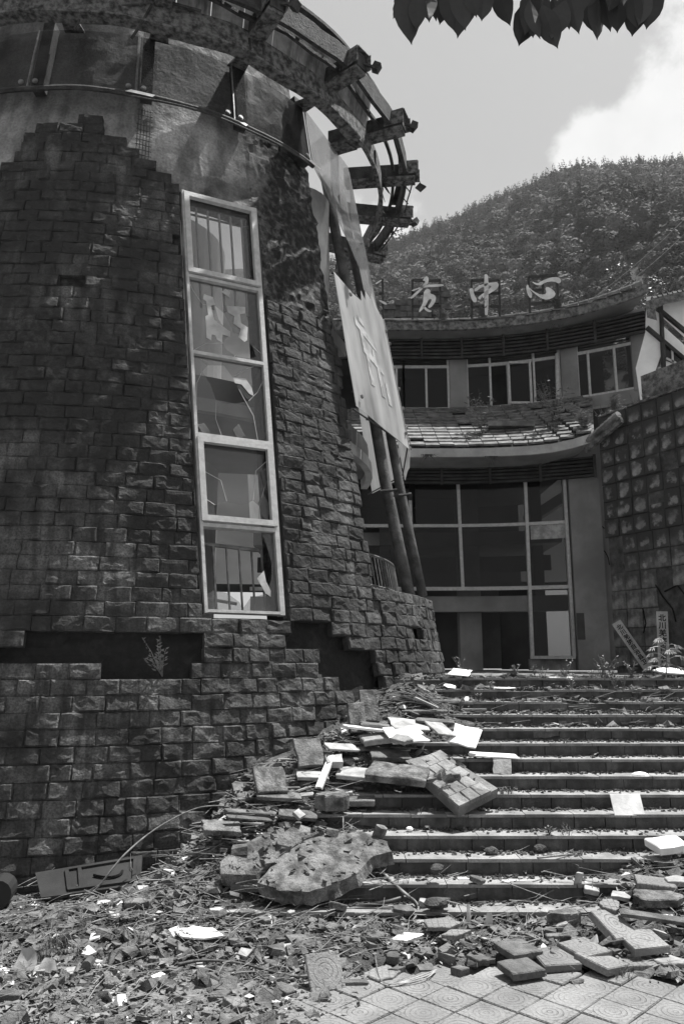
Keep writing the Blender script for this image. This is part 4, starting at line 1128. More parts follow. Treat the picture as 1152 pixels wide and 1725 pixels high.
YS = 19.35
def box4(a, c): return [((a[0], a[1]), (a[0] + 4, c[1])), ((c[0], a[1]), (c[0] + 4, c[1])), ((a[0], a[1]), (c[0], a[1]))]
roof_sign('iron frame with the curling brush character nearest the hoarding sheets, mostly hidden', [((82, 70), (84, 335)), ((40, 100), (80, 70)), ((60, 150), (82, 150))],
          [[(60, 185), (100, 200), (110, 215), (90, 212), (65, 195)], [(38, 92), (75, 70), (78, 78), (45, 100)]], YS, '')
roof_sign('iron frame carrying the brush character for affairs above the brick hut', [((250, 75), (253, 340)), ((408, 75), (412, 330)), ((250, 76), (408, 76)), ((250, 152), (408, 152)), ((250, 226), (410, 226))],
          [[(308, 78), (330, 48), (345, 60), (342, 92), (318, 112), (300, 135), (262, 172), (242, 182), (240, 172), (288, 128), (322, 92), (325, 78)],
           [(246, 132), (300, 112), (330, 100), (400, 98), (425, 96), (432, 108), (370, 114), (330, 114), (290, 124), (252, 138)],
           [(318, 135), (340, 122), (355, 132), (352, 150), (378, 158), (388, 175), (380, 205), (352, 236), (338, 228), (358, 200), (362, 182), (345, 182), (332, 212), (312, 240), (288, 262), (292, 240), (312, 205), (314, 170)],
           [(316, 218), (345, 244), (366, 250), (350, 258), (330, 250), (310, 228)]], YS, '')
roof_sign('iron frame carrying the brush character for middle, with a long upright stroke', [((587, 77), (592, 318)), ((745, 75), (750, 312)), ((587, 77), (745, 75)), ((587, 151), (746, 150)), ((588, 228), (748, 224))],
          [[(660, 45), (672, 37), (686, 52), (684, 270), (673, 276), (663, 270)],
           [(575, 125), (590, 118), (600, 128), (602, 152), (622, 186), (612, 205), (592, 192), (582, 160)],
           [(600, 128), (640, 100), (700, 88), (735, 86), (746, 100), (734, 126), (695, 148), (640, 186), (626, 182), (628, 168), (680, 132), (708, 108), (680, 104), (648, 114), (612, 140)]], YS, '')
roof_sign('leaning iron frame carrying the brush character for heart', [((911, 58), (924, 312)), ((1073, 46), (1086, 290)), ((911, 58), (1073, 46)), ((915, 135), (1000, 130)), ((922, 210), (1080, 196)), ((992, 56), (997, 200))],
          [[(900, 105), (912, 98), (920, 130), (936, 150), (930, 180), (914, 168), (902, 135)],
           [(914, 112), (945, 140), (985, 158), (1018, 152), (1008, 116), (1030, 112), (1070, 145), (1062, 170), (1022, 188), (985, 178), (950, 152), (922, 130)],
           [(928, 80), (968, 94), (985, 80), (1040, 58), (1085, 56), (1102, 78), (1088, 96), (1060, 80), (1010, 86), (985, 104), (955, 102)]], YS - .5, '')
# low block hut on the roof
hut = thing('roof_hut', 'small block-built hut behind the lettering frames', 'hut', at(700, 540, 22))
for (u0, v0, u1, v1) in ((646, 512, 664, 540), (664, 505, 730, 540), (727, 482, 756, 540)):
    a, c = at(u0, v0, 22), at(u1, v1, 22); rows_ = int((a.z - c.z) / .2)
    b = MB(); b.box(((a.x + c.x) / 2, 22.35, (a.z + c.z) / 2 - .3), (c.x - a.x - .04, .6, a.z - c.z + .6)); b.build('wall', M['far_brick'], hut)
    fb_ = MB(); x = a.x
    fb_.box((0, 0, 0), (.36, .1, .17)); bme = fb_.mesh('block', M['far_brick'])
    for r_i in range(rows_ + 2):
        x = a.x + (.19 if r_i % 2 else 0) + .18
        while x < c.x - .1:
            link('block', bme, hut, mw=Matrix.Translation((x, 22.02 + rnd.uniform(-.01, .01), a.z - .1 - r_i * .19))); x += .38

# ---- side building on the right: pale panels between dark timbers
side = thing('side_building', 'pale gabled building with dark timbers beside the upper eave', 'building', (8.5, 17, TOPZ))
YB = 17.4
def SP(u, v, dy=0.0): return at(u, v, YB + dy)
def plate(mb, pts, dy0, dy1):
    n = len(pts); mb.add([SP(u, v, dy0) for u, v in pts] + [SP(u, v, dy1) for u, v in pts], [tuple(range(n)), tuple(range(2 * n - 1, n - 1, -1))] + [(i, i + n, (i + 1) % n + n, (i + 1) % n) for i in range(n)])
for pts in ([(1088, 500), (1108, 498), (1112, 600), (1080, 690), (1070, 620), (1086, 560)], [(1112, 500), (1200, 488), (1200, 612), (1112, 532)], [(1112, 545), (1200, 625), (1200, 640), (1114, 640)]):
    b = MB(); plate(b, pts, .03, .3); b.build('wall_panel', M['pale_wall'], side)
for (p, q, w) in (((1106, 520), (1230, 622), .085), ((1088, 552), (1230, 672), .085), ((1111, 500), (1118, 640), .07)):
    b = MB(); b.beam(SP(*p), SP(*q), .1, w, up=(0, 1, 0)) if False else b.beam(SP(*p), SP(*q), w, .12, up=(0, 1, 0)); b.build('timber', M['dark_wood'], side)
b = MB(); plate(b, [(1118, 583), (1160, 612), (1160, 625), (1118, 606)], .0, .02); b.build('pane', M['dark_glass'], side)
b = MB(); b.beam(SP(1121, 604), SP(1150, 618), .05, .05); b.beam(SP(1131, 590), SP(1132, 611), .05, .05); b.build('window', M['frame'], side)
b = MB(); plate(b, [(1100, 505), (1120, 498), (1210, 480), (1210, 494), (1120, 512), (1102, 520)], -.3, .5); b.build('verge', M['mossy'], side)
e0, e1 = SP(1098, 505, -.2), SP(1215, 476, -.2)
for i in range(14):
    p, q = e0.lerp(e1, i / 14), e0.lerp(e1, (i + .85) / 14); b = MB(); b.tube([p, q], .085, 8, .07); b.build('ridge_tile', M['tile_roof'], side)
b = MB(); plate(b, [(1086, 508), (1100, 503), (1106, 540), (1089, 535)], -.9, -.3); b.build('eave_end', M['mossy'], side)

# ---- tiled retaining wall
RW0, RW1 = Vector((5.72, 16.35, 0)), Vector((7.6, 13.0, 0))
rd = (RW1 - RW0).normalized(); rn = Vector((rd.y, -rd.x, 0)); rn = -rn if rn.x > 0 else rn
RT = 7.25
rw = thing('tiled_wall', 'high retaining wall of stained square stone tiles, cracked near its foot', 'wall', RW0)
b = MB(); L_ = (RW1 - RW0).length
def RP(s, z, off=0.0): return RW0 + rd * s + rn * off + Vector((0, 0, z))
def slab3(mb, s0, s1, z0, z1, o0, o1):
    mb.add([RP(s, z, o) for s in (s0, s1) for z in (z0, z1) for o in (o0, o1)], [(0, 1, 3, 2), (4, 6, 7, 5), (0, 4, 5, 1), (2, 3, 7, 6), (0, 2, 6, 4), (1, 5, 7, 3)])
slab3(b, -.02, L_, TOPZ - .1, RT, -.5, 0); b.build('core', M['soil'], rw)
def tilewall_extra(n, L, mth, ramp, noi, co, fac):
    sp = n('ShaderNodeSeparateXYZ'); L(co, sp.inputs[0])
    x = mth('ABSOLUTE', sp.outputs['X']); z = mth('ABSOLUTE', sp.outputs['Z'])
    g = n('ShaderNodeNewGeometry').outputs['Position']
    d = mth('ADD', mth('POWER', mth('MULTIPLY', x, 5.2), 4.0), mth('POWER', mth('MULTIPLY', z, 5.0), 4.0))
    m = ramp(mth('ADD', d, mth('MULTIPLY', noi(4, 7, g), 2.0)), .95, 1.2)
    m = mth('MULTIPLY', m, ramp(noi(1.7, 3, g), .2, .42))
    sg = n('ShaderNodeSeparateXYZ'); L(g, sg.inputs[0])
    hi = ramp(mth('ADD', sg.outputs['Z'], mth('MULTIPLY', noi(1.2, 4, g), 2.0)), 4.2, 5.6)
    top = ramp(mth('ADD', mth('ADD', sg.outputs['Z'], mth('MULTIPLY', noi(2.3, 4, g), 1.5)), mth('MULTIPLY', sp.outputs['Z'], 4.0)), 7.2, 8.3)
    f = mth('SUBTRACT', 1.0, mth('MULTIPLY', m, mth('ADD', .25, mth('MULTIPLY', hi, .75))))
    return mth('MULTIPLY', fac, mth('MULTIPLY', f, mth('SUBTRACT', 1.0, mth('MULTIPLY', top, .9))))
M['wall_tile'] = mat('stained_wall_tile', .42, .05, rough=.85, scale=3, bump=.35, bscale=30, streak=.25, fine=.3, rand=.4, extra=tilewall_extra, obj=True)
TW = .385
tm = MB(); h = TW / 2 - .006
vs = [(-h, 0, -h), (h, 0, -h), (h, 0, h), (-h, 0, h), (-h, -.022, -h), (h, -.022, -h), (h, -.022, h), (-h, -.022, h), (-h + .012, -.032, -h + .012), (h - .012, -.032, -h + .012), (h - .012, -.032, h - .012), (-h + .012, -.032, h - .012)]
tm.add(vs, [(8, 9, 10, 11)] + [(k * 4 + i, k * 4 + (i + 1) % 4, k * 4 + 4 + (i + 1) % 4, k * 4 + 4 + i) for k in (0, 1) for i in range(4)])
tme = tm.mesh('wall_tile', M['wall_tile']); r6 = random.Random(6)
nrow = int((RT - TOPZ) / TW)
miss = {(0, 5), (0, 6), (3, 1), (3, 2), (3, 3), (4, 3), (4, 2), (4, 1), (5, 2), (5, 1), (4, 10), (3, 4)}
for j in range(nrow + 1):
    for i in range(0, 10):
        if (i, j) in miss or (i > 5 and j < 4 and r6.random() < .3): continue
        s = -.02 + (i + .5) * TW - (.06 if j > 6 else 0) + r6.uniform(-.004, .004); z = TOPZ + .1 + (j + .5) * TW
        if z > RT - .1: continue
        o = RP(s, z, r6.gauss(0, .010)); low = j < 5
        rr_ = r6.gauss(0, .009 if not low else .018)
        m = MX(o, rd, -rn, Vector((0, 0, 1))) if rd.cross(-rn).z > 0 else MX(o, -rd, -rn, Vector((0, 0, 1)))
        link('wall_tile', tme, rw, mw=m @ Matrix.Rotation(rr_, 4, 'Y') @ Matrix.Rotation(r6.gauss(0, .008), 4, 'X'))
b = MB(); r7 = random.Random(3)
for pts in ([(1.1, 3.45), (1.25, 3.2), (1.45, 2.95), (1.5, 2.7)], [(1.3, 3.3), (1.6, 3.4), (1.9, 3.0), (2.2, 2.8), (2.3, 2.5)], [(.75, 3.0), (.8, 2.7), (.72, 2.5)]):
    b.tube([RP(s, z, .02) for s, z in pts], .018, 4)
b.build('crack', M['black'], rw)
b = MB(); slab3(b, 1.05, 2.4, RT + .0, RT + .62, -.45, -.08); b.build('parapet', M['mossy'], rw)
b = MB(); slab3(b, -.04, L_, RT, RT + .04, -.5, .05); b.build('coping', M['mossy'], rw)

for k in range(7):
    p_ = RP(.15 + k * .33, RT + .03, -.1); r_ = random.Random(50 + k); b = MB()
    for _ in range(70):
        d = Vector((r_.gauss(0, .10), r_.gauss(-.05, .05), r_.gauss(.03, .09))); q = p_ + Vector((r_.gauss(0, .12), r_.gauss(0, .05), 0)); s_ = Vector((.012, 0, .004)); b.add([q - s_, q + s_, q + d], [(0, 1, 2)])
    tag(b.build('creeper_tuft', M['weed']), '%s growth on top of the tiled wall %s' % (['short', 'sparse', 'matted', 'spiky'][k % 4], ['by the hip tiles', 'under the pale gable', 'near the frame edge'][min(2, k // 3)]), 'plant', 'growth along the top of the tiled wall')
# ---- two lettered boards leaning on the retaining wall
def text_mesh(ch, size):
    cu = bpy.data.curves.new('lettering', 'FONT'); cu.body = ch; cu.size = size; cu.extrude = .002; cu.align_x = 'CENTER'; cu.align_y = 'CENTER'; cu.offset = size * .028; cu.resolution_u = 2
    o = bpy.data.objects.new('lettering', cu); C.objects.link(o); dg = bpy.context.evaluated_depsgraph_get()
    me = bpy.data.meshes.new_from_object(o.evaluated_get(dg)); bpy.data.objects.remove(o); me.materials.clear(); me.materials.append(M['ink']); return me
def plaque(label, p_top, p_bot, w, chars, size, text_from):
    up = (p_top - p_bot); L = up.length; up.normalize()
    nrm = Vector((-.35, -1, .15)); nrm = (nrm - up * nrm.dot(up)).normalized(); xx = up.cross(nrm).normalized(); xx = -xx if xx.x < 0 else xx
    nrm = xx.cross(up); nrm = -nrm if nrm.y > 0 else nrm
    t = thing('sign_board', label, 'sign', p_bot, 'lettered boards propped by the tiled wall')
    b = MB(); b.beam(p_bot, p_top, w, .035, up=nrm); b.build('board', M['plaque'], t)
    for i, ch in enumerate(chars):
        c = p_top - up * (text_from + size * (i + .5) * 1.02) + nrm * .022
        if (p_top - c).dot(up) > L - .05: break
        link('character', text_mesh(ch, size * .98), t, mw=MX(c, xx, up, nrm if xx.cross(up).dot(nrm) > 0 else nrm))
YP = 14.9
plaque('tall upright white board with black characters standing against the tiled wall', at(1114, 1030, YP - .3), at(1119, 1150, YP - .35), .20, '北川羌族自治县财政局', .138, .06)
plaque('white board with black characters leaning diagonally against the tiled wall', at(1037, 1048, 15.6), at(1093, 1128, 15.3), .19, '北川羌族自治县卫生监督所', .112, .07)

# ============================================================ WIRES, TREES, PLANTS
def cable(name, label, pts, r, m='cable'):
    b = MB(); b.tube(pts, r, 4); o = b.build(name, M[m]); return tag(o, label, 'cable')
def sag(a, b_, s, n=12): return [a.lerp(b_, k / n) - Vector((0, 0, s * 4 * (k / n) * (1 - k / n))) for k in range(n + 1)]
cable('overhead_wire', 'upper of two wires crossing the wooded slope by the gable', sag(at(985, 512, 40), at(1190, 330, 36), .3), .022, 'steel')
cable('overhead_wire', 'lower of two wires crossing the wooded slope by the gable', sag(at(995, 516, 40), at(1200, 342, 36), .5), .022, 'steel')

# wooded slope
def crown_mesh(name, seed, conifer=False):
    r = random.Random(seed); b = MB()
    if conifer:
        for k in range(60):
            h = r.random() ** .8; rad = (1 - h) * .5 + .04; a = r.uniform(0, 6.283)
            c = Vector((math.cos(a) * rad * r.uniform(.5, 1), math.sin(a) * rad * r.uniform(.5, 1), -.6 + h * 2.2)); s = .2 * (1.15 - h)
            d1 = Vector((math.cos(a), math.sin(a), -.35)) * s * 1.4; d2 = Vector((-math.sin(a), math.cos(a), 0)) * s; b.add([c - d1 * .3 - d2, c + d1, c - d1 * .3 + d2], [(0, 1, 2)])
    else:
        lobes = [(Vector((r.uniform(-.5, .5), r.uniform(-.5, .5), r.uniform(-.25, .45))), r.uniform(.35, .6)) for _ in range(6)] + [(Vector((0, 0, 0)), .75)]
        for k in range(620):
            c, s = r.choice(lobes); d = Vector((r.gauss(0, 1), r.gauss(0, 1), r.gauss(0.25, 1))).normalized()
            p = c + d * s * r.uniform(.85, 1.05); q = Vector((r.gauss(0, 1), r.gauss(0, 1), r.gauss(0, 1))); n_ = (d + q * .2).normalized()
            x = n_.cross(Vector((0, 0, 1)));
            if x.length < .01: x = Vector((1, 0, 0))
            x.normalize(); y = n_.cross(x); w = r.uniform(.055, .115)
            b.add([p + x * w, p + y * w * .8, p - x * w, p - y * w * .8], [(0, 1, 2, 3)])
    me = b.mesh(name, M['crown']); return bpy.data.objects.new(name, me)
lib = bpy.data.collections.new('tree_library')
for k in range(5): lib.objects.link(crown_mesh('broad_crown_%s' % 'abcde'[k], 40 + k))
lib2 = bpy.data.collections.new('conifer_library')
for k in range(2): lib2.objects.link(crown_mesh('conifer_crown_%s' % 'ab'[k], 60 + k, True))
def scatter(name, pts, rots, scl, coll, label):
    me = bpy.data.meshes.new(name); me.from_pydata(pts, [], [])
    for nm, ty, dat in (('s', 'FLOAT', scl), ('r', 'FLOAT', rots)):
        at_ = me.attributes.new(nm, ty, 'POINT'); at_.data.foreach_set('value', dat)
    o = bpy.data.objects.new(name, me); C.objects.link(o); tag(o, kind='stuff')
    ng = bpy.data.node_groups.new(name, 'GeometryNodeTree'); ng.interface.new_socket('Geometry', in_out='INPUT', socket_type='NodeSocketGeometry'); ng.interface.new_socket('Geometry', in_out='OUTPUT', socket_type='NodeSocketGeometry')
    n = ng.nodes.new; gi, go = n('NodeGroupInput'), n('NodeGroupOutput'); ip = n('GeometryNodeInstanceOnPoints'); ci_ = n('GeometryNodeCollectionInfo')
    ci_.inputs['Collection'].default_value = coll; ci_.inputs['Separate Children'].default_value = True; ci_.inputs['Reset Children'].default_value = True
    ip.inputs['Pick Instance'].default_value = True
    a1, a2 = n('GeometryNodeInputNamedAttribute'), n('GeometryNodeInputNamedAttribute'); a1.data_type = a2.data_type = 'FLOAT'; a1.inputs[0].default_value = 's'; a2.inputs[0].default_value = 'r'
    cx = n('ShaderNodeCombineXYZ'); L = ng.links.new
    L(gi.outputs[0], ip.inputs['Points']); L(ci_.outputs[0], ip.inputs['Instance']); L(a1.outputs[0], ip.inputs['Scale']); L(a2.outputs[0], cx.inputs[2]); L(cx.outputs[0], ip.inputs['Rotation']); L(ip.outputs[0], go.inputs[0])
    md = o.modifiers.new('scatter', 'NODES'); md.node_group = ng
    return o
r8 = random.Random(12); P1, R1, S1, P2, R2, S2 = [], [], [], [], [], []
for _ in range(9500):
    az = r8.uniform(-3, 33); rr_ = math.sqrt(r8.uniform(140 ** 2, 612 ** 2))
    z = hgt(az, rr_); cl_ = noise.noise(Vector((rr_ * math.sin(R(az)) * .012, rr_ * math.cos(R(az)) * .012, 3)))
    s = r8.choice((r8.uniform(2.6, 4.2), r8.uniform(3.5, 6), r8.uniform(5.5, 8))) * (1 + .3 * cl_) * (.62 + rr_ / 1100) * min(1, .35 + rr_ / 480); p = (rr_ * math.sin(R(az)), rr_ * math.cos(R(az)), z + s * .45)
    if r8.random() < (.28 + .3 * cl_ + (.3 if rr_ > 540 else 0)) : P2.append(p); R2.append(r8.uniform(0, 6.28)); S2.append(s * 1.15)
    else: P1.append(p); R1.append(r8.uniform(0, 6.28)); S1.append(s)
scatter('hillside_trees', P1, R1, S1, lib, ''); scatter('hillside_conifers', P2, R2, S2, lib2, '')

# one light crown just behind the upper eave
def real_tree(name, label, base, hgt_, cr, seed, m='crown'):
    t = thing(name, label, 'tree', base); r = random.Random(seed)
    b = MB(); b.tube([base, base + Vector((.2, 0, hgt_ * .4)), base + Vector((0, .1, hgt_ * .8))], .3, 8, .1)
    for k in range(6):
        a = k * 1.05; b.tube([base + Vector((.1, 0, hgt_ * (.4 + .05 * k))), base + Vector((math.cos(a) * cr * .7, math.sin(a) * cr * .7, hgt_ * (.65 + .05 * k)))], .1, 5, .03)
    b.build('trunk', M['twig'], t)
    b = MB(); lobes = [(base + Vector((r.uniform(-cr, cr) * .6, r.uniform(-cr, cr) * .5, hgt_ * r.uniform(.62, .95))), cr * r.uniform(.3, .5)) for _ in range(12)]
    for k in range(2600):
        c, s = r.choice(lobes); d = Vector((r.gauss(0, 1), r.gauss(0, 1), r.gauss(.2, 1))).normalized(); p = c + d * s * r.uniform(.6, 1.05)
        x = Vector((r.gauss(0, 1), r.gauss(0, 1), r.gauss(0, .6))).normalized(); y = x.cross(d + Vector((.01, 0, 0))).normalized(); w = r.uniform(.06, .14)
        b.add([p - x * w, p + y * w * .6, p + x * w * 1.1, p - y * w * .6], [(0, 1, 2, 3)])
    b.build('crown', M[m], t)
tp = at(1068, 500, 60); real_tree('broadleaf_tree', 'pale leafy tree just behind the upper eave below the gable', Vector((tp.x, 60, tp.z - 11)), 12.5, 3.6, 5, 'weed')

# haze over the valley
hz = MB(); hz.box((0, 0, 224), (3040, 3040, 450.5)); hzo = hz.build('haze', M['black'], kind='stuff')
hm = bpy.data.materials.new('haze'); hm.use_nodes = True; ht = hm.node_tree; ht.nodes.clear()
ho = ht.nodes.new('ShaderNodeOutputMaterial'); hv = ht.nodes.new('ShaderNodeVolumePrincipled'); hv.inputs['Density'].default_value = .00011; hv.inputs['Color'].default_value = (.95, .95, .95, 1); hv.inputs['Anisotropy'].default_value = .2
ht.links.new(hv.outputs[0], ho.inputs['Volume']); hzo.data.materials.clear(); hzo.data.materials.append(hm)
# ============================================================ DEBRIS
def frag(name, label, cat, u, v, size, yaw=0, pitch=0, roll=0, m='chunk', n=0, seed=0, lift=0.0, group=None, jag=.12, bevel=False, at_=None):
    """an angular slab or board, broken outline, lying on what is under pixel (u, v)"""
    r = random.Random(seed + int(u * 7 + v)); w, d, t = size
    if n: poly = [(math.cos(6.283 * k / n + r.uniform(-.25, .25)) * w / 2 * r.uniform(1 - jag * 2, 1), math.sin(6.283 * k / n + r.uniform(-.25, .25)) * d / 2 * r.uniform(1 - jag * 2, 1)) for k in range(n)]
    else: poly = [(-w / 2 * r.uniform(1 - jag, 1), -d / 2 * r.uniform(1 - jag, 1)), (w / 2 * r.uniform(1 - jag, 1), -d / 2 * r.uniform(1 - jag, 1)), (w / 2 * r.uniform(1 - jag, 1), d / 2 * r.uniform(1 - jag, 1)), (-w / 2 * r.uniform(1 - jag, 1), d / 2 * r.uniform(1 - jag, 1))]
    if max(w, d) > .16 and jag > .06:
        q_ = []
        for i, a in enumerate(poly):
            c = poly[(i + 1) % len(poly)]; q_.append(a)
            for s_ in (.35, .7):
                q_.append((a[0] + (c[0] - a[0]) * (s_ + r.uniform(-.1, .1)) + r.gauss(0, .022) * w, a[1] + (c[1] - a[1]) * s_ + r.gauss(0, .022) * d))
        poly = q_
    p = at_ or hit(u, v)
    mw = Matrix.Rotation(yaw, 4, 'Z') @ Matrix.Rotation(pitch, 4, 'X') @ Matrix.Rotation(roll, 4, 'Y')
    b = MB(); k = len(poly)
    lo = [Vector((x * .97, y * .97, -t / 2)) for x, y in poly]; hi = [Vector((x, y, t / 2 - .12 * t)) for x, y in poly]; tp_ = [Vector((x * (1 - .06 * min(1, t / .03)), y * (1 - .06 * min(1, t / .03)), t / 2 + r.uniform(-.05, .05) * t)) for x, y in poly]
    vs = [mw @ q for q in lo + hi + tp_ + [Vector((0, 0, t / 2 + .03 * t))]]
    minz = min(q.z for q in vs); extra = -minz - .012 + lift
    vs = [q + p + Vector((0, 0, extra)) for q in vs]
    fs = [tuple(range(k - 1, -1, -1))] + [(i, (i + 1) % k, k + (i + 1) % k, k + i) for i in range(k)] + [(k + i, k + (i + 1) % k, 2 * k + (i + 1) % k, 2 * k + i) for i in range(k)] + [(2 * k + i, 2 * k + (i + 1) % k, 3 * k) for i in range(k)]
    b.add(vs, fs); o = b.build(name, M[m] if isinstance(m, str) else m); tag(o, label, cat, group); o['seed'] = 0; del o['seed']
    return o, p + Vector((0, 0, extra)), mw

def plane_pts(px, lift):
    """corners seen at the given pixels on the plane that lies just above the heap"""
    H = [hit(u, v) for u, v in px]; A = np.array([[p.x, p.y, 1] for p in H]); z = np.array([p.z for p in H])
    a, b_, c = np.linalg.lstsq(A, z, rcond=None)[0]; c += lift; out = []
    n = Vector((-a, -b_, 1)); o = Vector((0, 0, ZC))
    for u, v in px: d = ray(u, v); out.append(o + d * ((c - n.dot(o)) / n.dot(d)))
    return out
# --- big mossy concrete slabs at the foot of the heap
def big_slab(label, poly_px, zs, th, m='mossy', name='concrete_slab'):
    """outline given as pixels with a height for each corner"""
    pts = plane_pts(poly_px, zs)
    b = MB(); k = len(pts); c = sum(pts, Vector()) / k
    # top grid by fan subdivision with relief
    vs = list(pts); fs = []; rings = [pts]
    for f_ in (.82, .6, .35, .12):
        rings.append([c + (p - c) * f_ for p in pts])
    allv = []
    seg = 6
    for j, rg in enumerate(rings):
        for i in range(k):
            for s_ in range(seg):
                p = rg[i].lerp(rg[(i + 1) % k], s_ / seg)
                if j == 0 and s_: p = p + (c - p) * rnd.uniform(-.004, .022)
                allv.append(p + Vector((0, 0, nz3(p, 5, .010) + nz3(p, 19, .006) if j else -.01)))
    n = k * seg
    for j in range(len(rings) - 1):
        for i in range(n): fs.append((j * n + i, j * n + (i + 1) % n, (j + 1) * n + (i + 1) % n, (j + 1) * n + i))
    fs.append(tuple((len(rings) - 1) * n + i for i in range(n)))
    o = len(allv)
    for q in range(1, 3):
        for i in range(n): p = allv[i]; allv.append(p + Vector((rnd.uniform(-.012, .012) + .01 * q, rnd.uniform(.0, .02) * q, -th * q / 2)))
    for i in range(n):
        a, c_ = i, (i + 1) % n
        fs += [(c_, a, o + a, o + c_), (o + c_, o + a, o + n + a, o + n + c_)]
    fs.append(tuple(o + n + i for i in range(n - 1, -1, -1)))
    b.add(allv, fs); me = b.mesh(name, M[m]); bm = bmesh.new(); bm.from_mesh(me); bmesh.ops.recalc_face_normals(bm, faces=bm.faces); bm.to_mesh(me); bm.free()
    return tag(link(name, me), label, 'concrete slab', 'big slabs at the foot of the heap')
big_slab('broad mossy concrete slab with a thick broken front edge, lying at the foot of the heap', [(434, 1484), (470, 1498), (520, 1500), (560, 1488), (600, 1470), (628, 1440), (660, 1432), (652, 1415), (610, 1398), (560, 1402), (510, 1412), (470, 1440)], .13, .10)
big_slab('rough concrete slab tilted behind the broad mossy one, beside the ribbed hose', [(372, 1470), (430, 1472), (470, 1440), (512, 1412), (545, 1398), (500, 1385), (450, 1400), (400, 1425), (370, 1450)], .19, .09)
frag('concrete_block', 'squat broken concrete block on top of the heap above the slabs', 'concrete block', 562, 1372, (.34, .22, .13), .1, .05, 0, 'mossy', 6, 3, .05)
frag('concrete_block', 'dark lumpy block at the right rim of the broad mossy slab', 'concrete block', 640, 1440, (.14, .10, .10), .4, .3, .3, 'mossy', 6, 9, .12)
frag('cement_shard', 'pointed pale shard standing on the rear of the broad slab', 'shard', 503, 1418, (.14, .12, .03), .3, .6, .2, 'pale', 4, 1, .18)

# --- fallen piece of wall with its stones face up
fw_p = [onz(610, 1322, .62), onz(762, 1362, .60), onz(838, 1328, .66), onz(712, 1268, .88), onz(688, 1276, .88)]
t = thing('fallen_wall_piece', 'fallen slab of wall lying on the steps with its stones face up', 'wall piece', fw_p[1])
P00, P10, P11, P01 = plane_pts([(690, 1288), (772, 1362), (838, 1328), (742, 1266)], .16)
nW = (P10 - P00).cross(P01 - P00).normalized(); nW = -nW if nW.z < 0 else nW
P00 = onz(640, 1300, .78) if False else P00
b = MB(); A_, B_, C_, D_ = P00 + (P00 - P10) * .1, P10, P11, P01
b.add([A_, B_, C_, D_] + [p - nW * .09 for p in (A_, B_, C_, D_)], [(0, 1, 2, 3), (7, 6, 5, 4), (0, 4, 5, 1), (1, 5, 6, 2), (2, 6, 7, 3), (3, 7, 4, 0)]); b.build('backing', M['concrete'], t)
M['lit_stone'] = mat('fallen_rock_faced_stone', .40, .17, rough=.9, scale=3, bump=.6, bscale=20, crack=.5, fine=.4)  # lighter copy of the facing stone, its sunlit tone put into the colour
ux_, vx_ = (P10 - P00), (P01 - P00); ncol = 4; nrow_ = 4
Lu, Lv = ux_.length, vx_.length
for i in range(5):
    j0 = -.1 if i % 2 else 0
    for j in range(3):
        s0, s1 = i / 5, (i + 1) / 5; t0, t1 = (j + j0 * 3) / 3, (j + 1 + j0 * 3) / 3
        t0, t1 = max(0, t0 + .0), min(1, t1)
        if t1 - t0 < .08: continue
        w_, h_ = (t1 - t0) * Lv - .008, (s1 - s0) * Lu - .008
        k = (i * 3 + j) % 16; bb = MB(); sc_ = (w_ / (SW - .006), .5, h_ / (SH - .006))
        bb.add([Vector((p[0] * sc_[0], p[1] * sc_[1] , p[2] * sc_[2])) for p in stones_mb[k].v], stones_mb[k].f)
        xa = vx_.normalized(); za = ux_.normalized(); za = (za - xa * za.dot(xa)).normalized(); ya = za.cross(xa); 
        if ya.dot(nW) > 0: za = -za; ya = za.cross(xa)
        o = P00 + ux_ * ((s0 + s1) / 2) + vx_ * ((t0 + t1) / 2) + nW * .0
        link('stone', bb.mesh('stone', M['lit_stone']), t, mw=MX(o - ya * .02, xa, ya, za))
frag('wall_fragment', 'second fallen wall piece, earthy and half buried, left of the face-up slab', 'wall piece', 672, 1342, (.60, .34, .07), -.3, .25, .08, 'mossy', 0, 4, .10)
frag('wall_fragment', 'thin broken facing stone half under the crossed sticks', 'wall piece', 678, 1318, (.3, .2, .04), -.5, .3, .1, M['lit_stone'], 5, 5, .30)
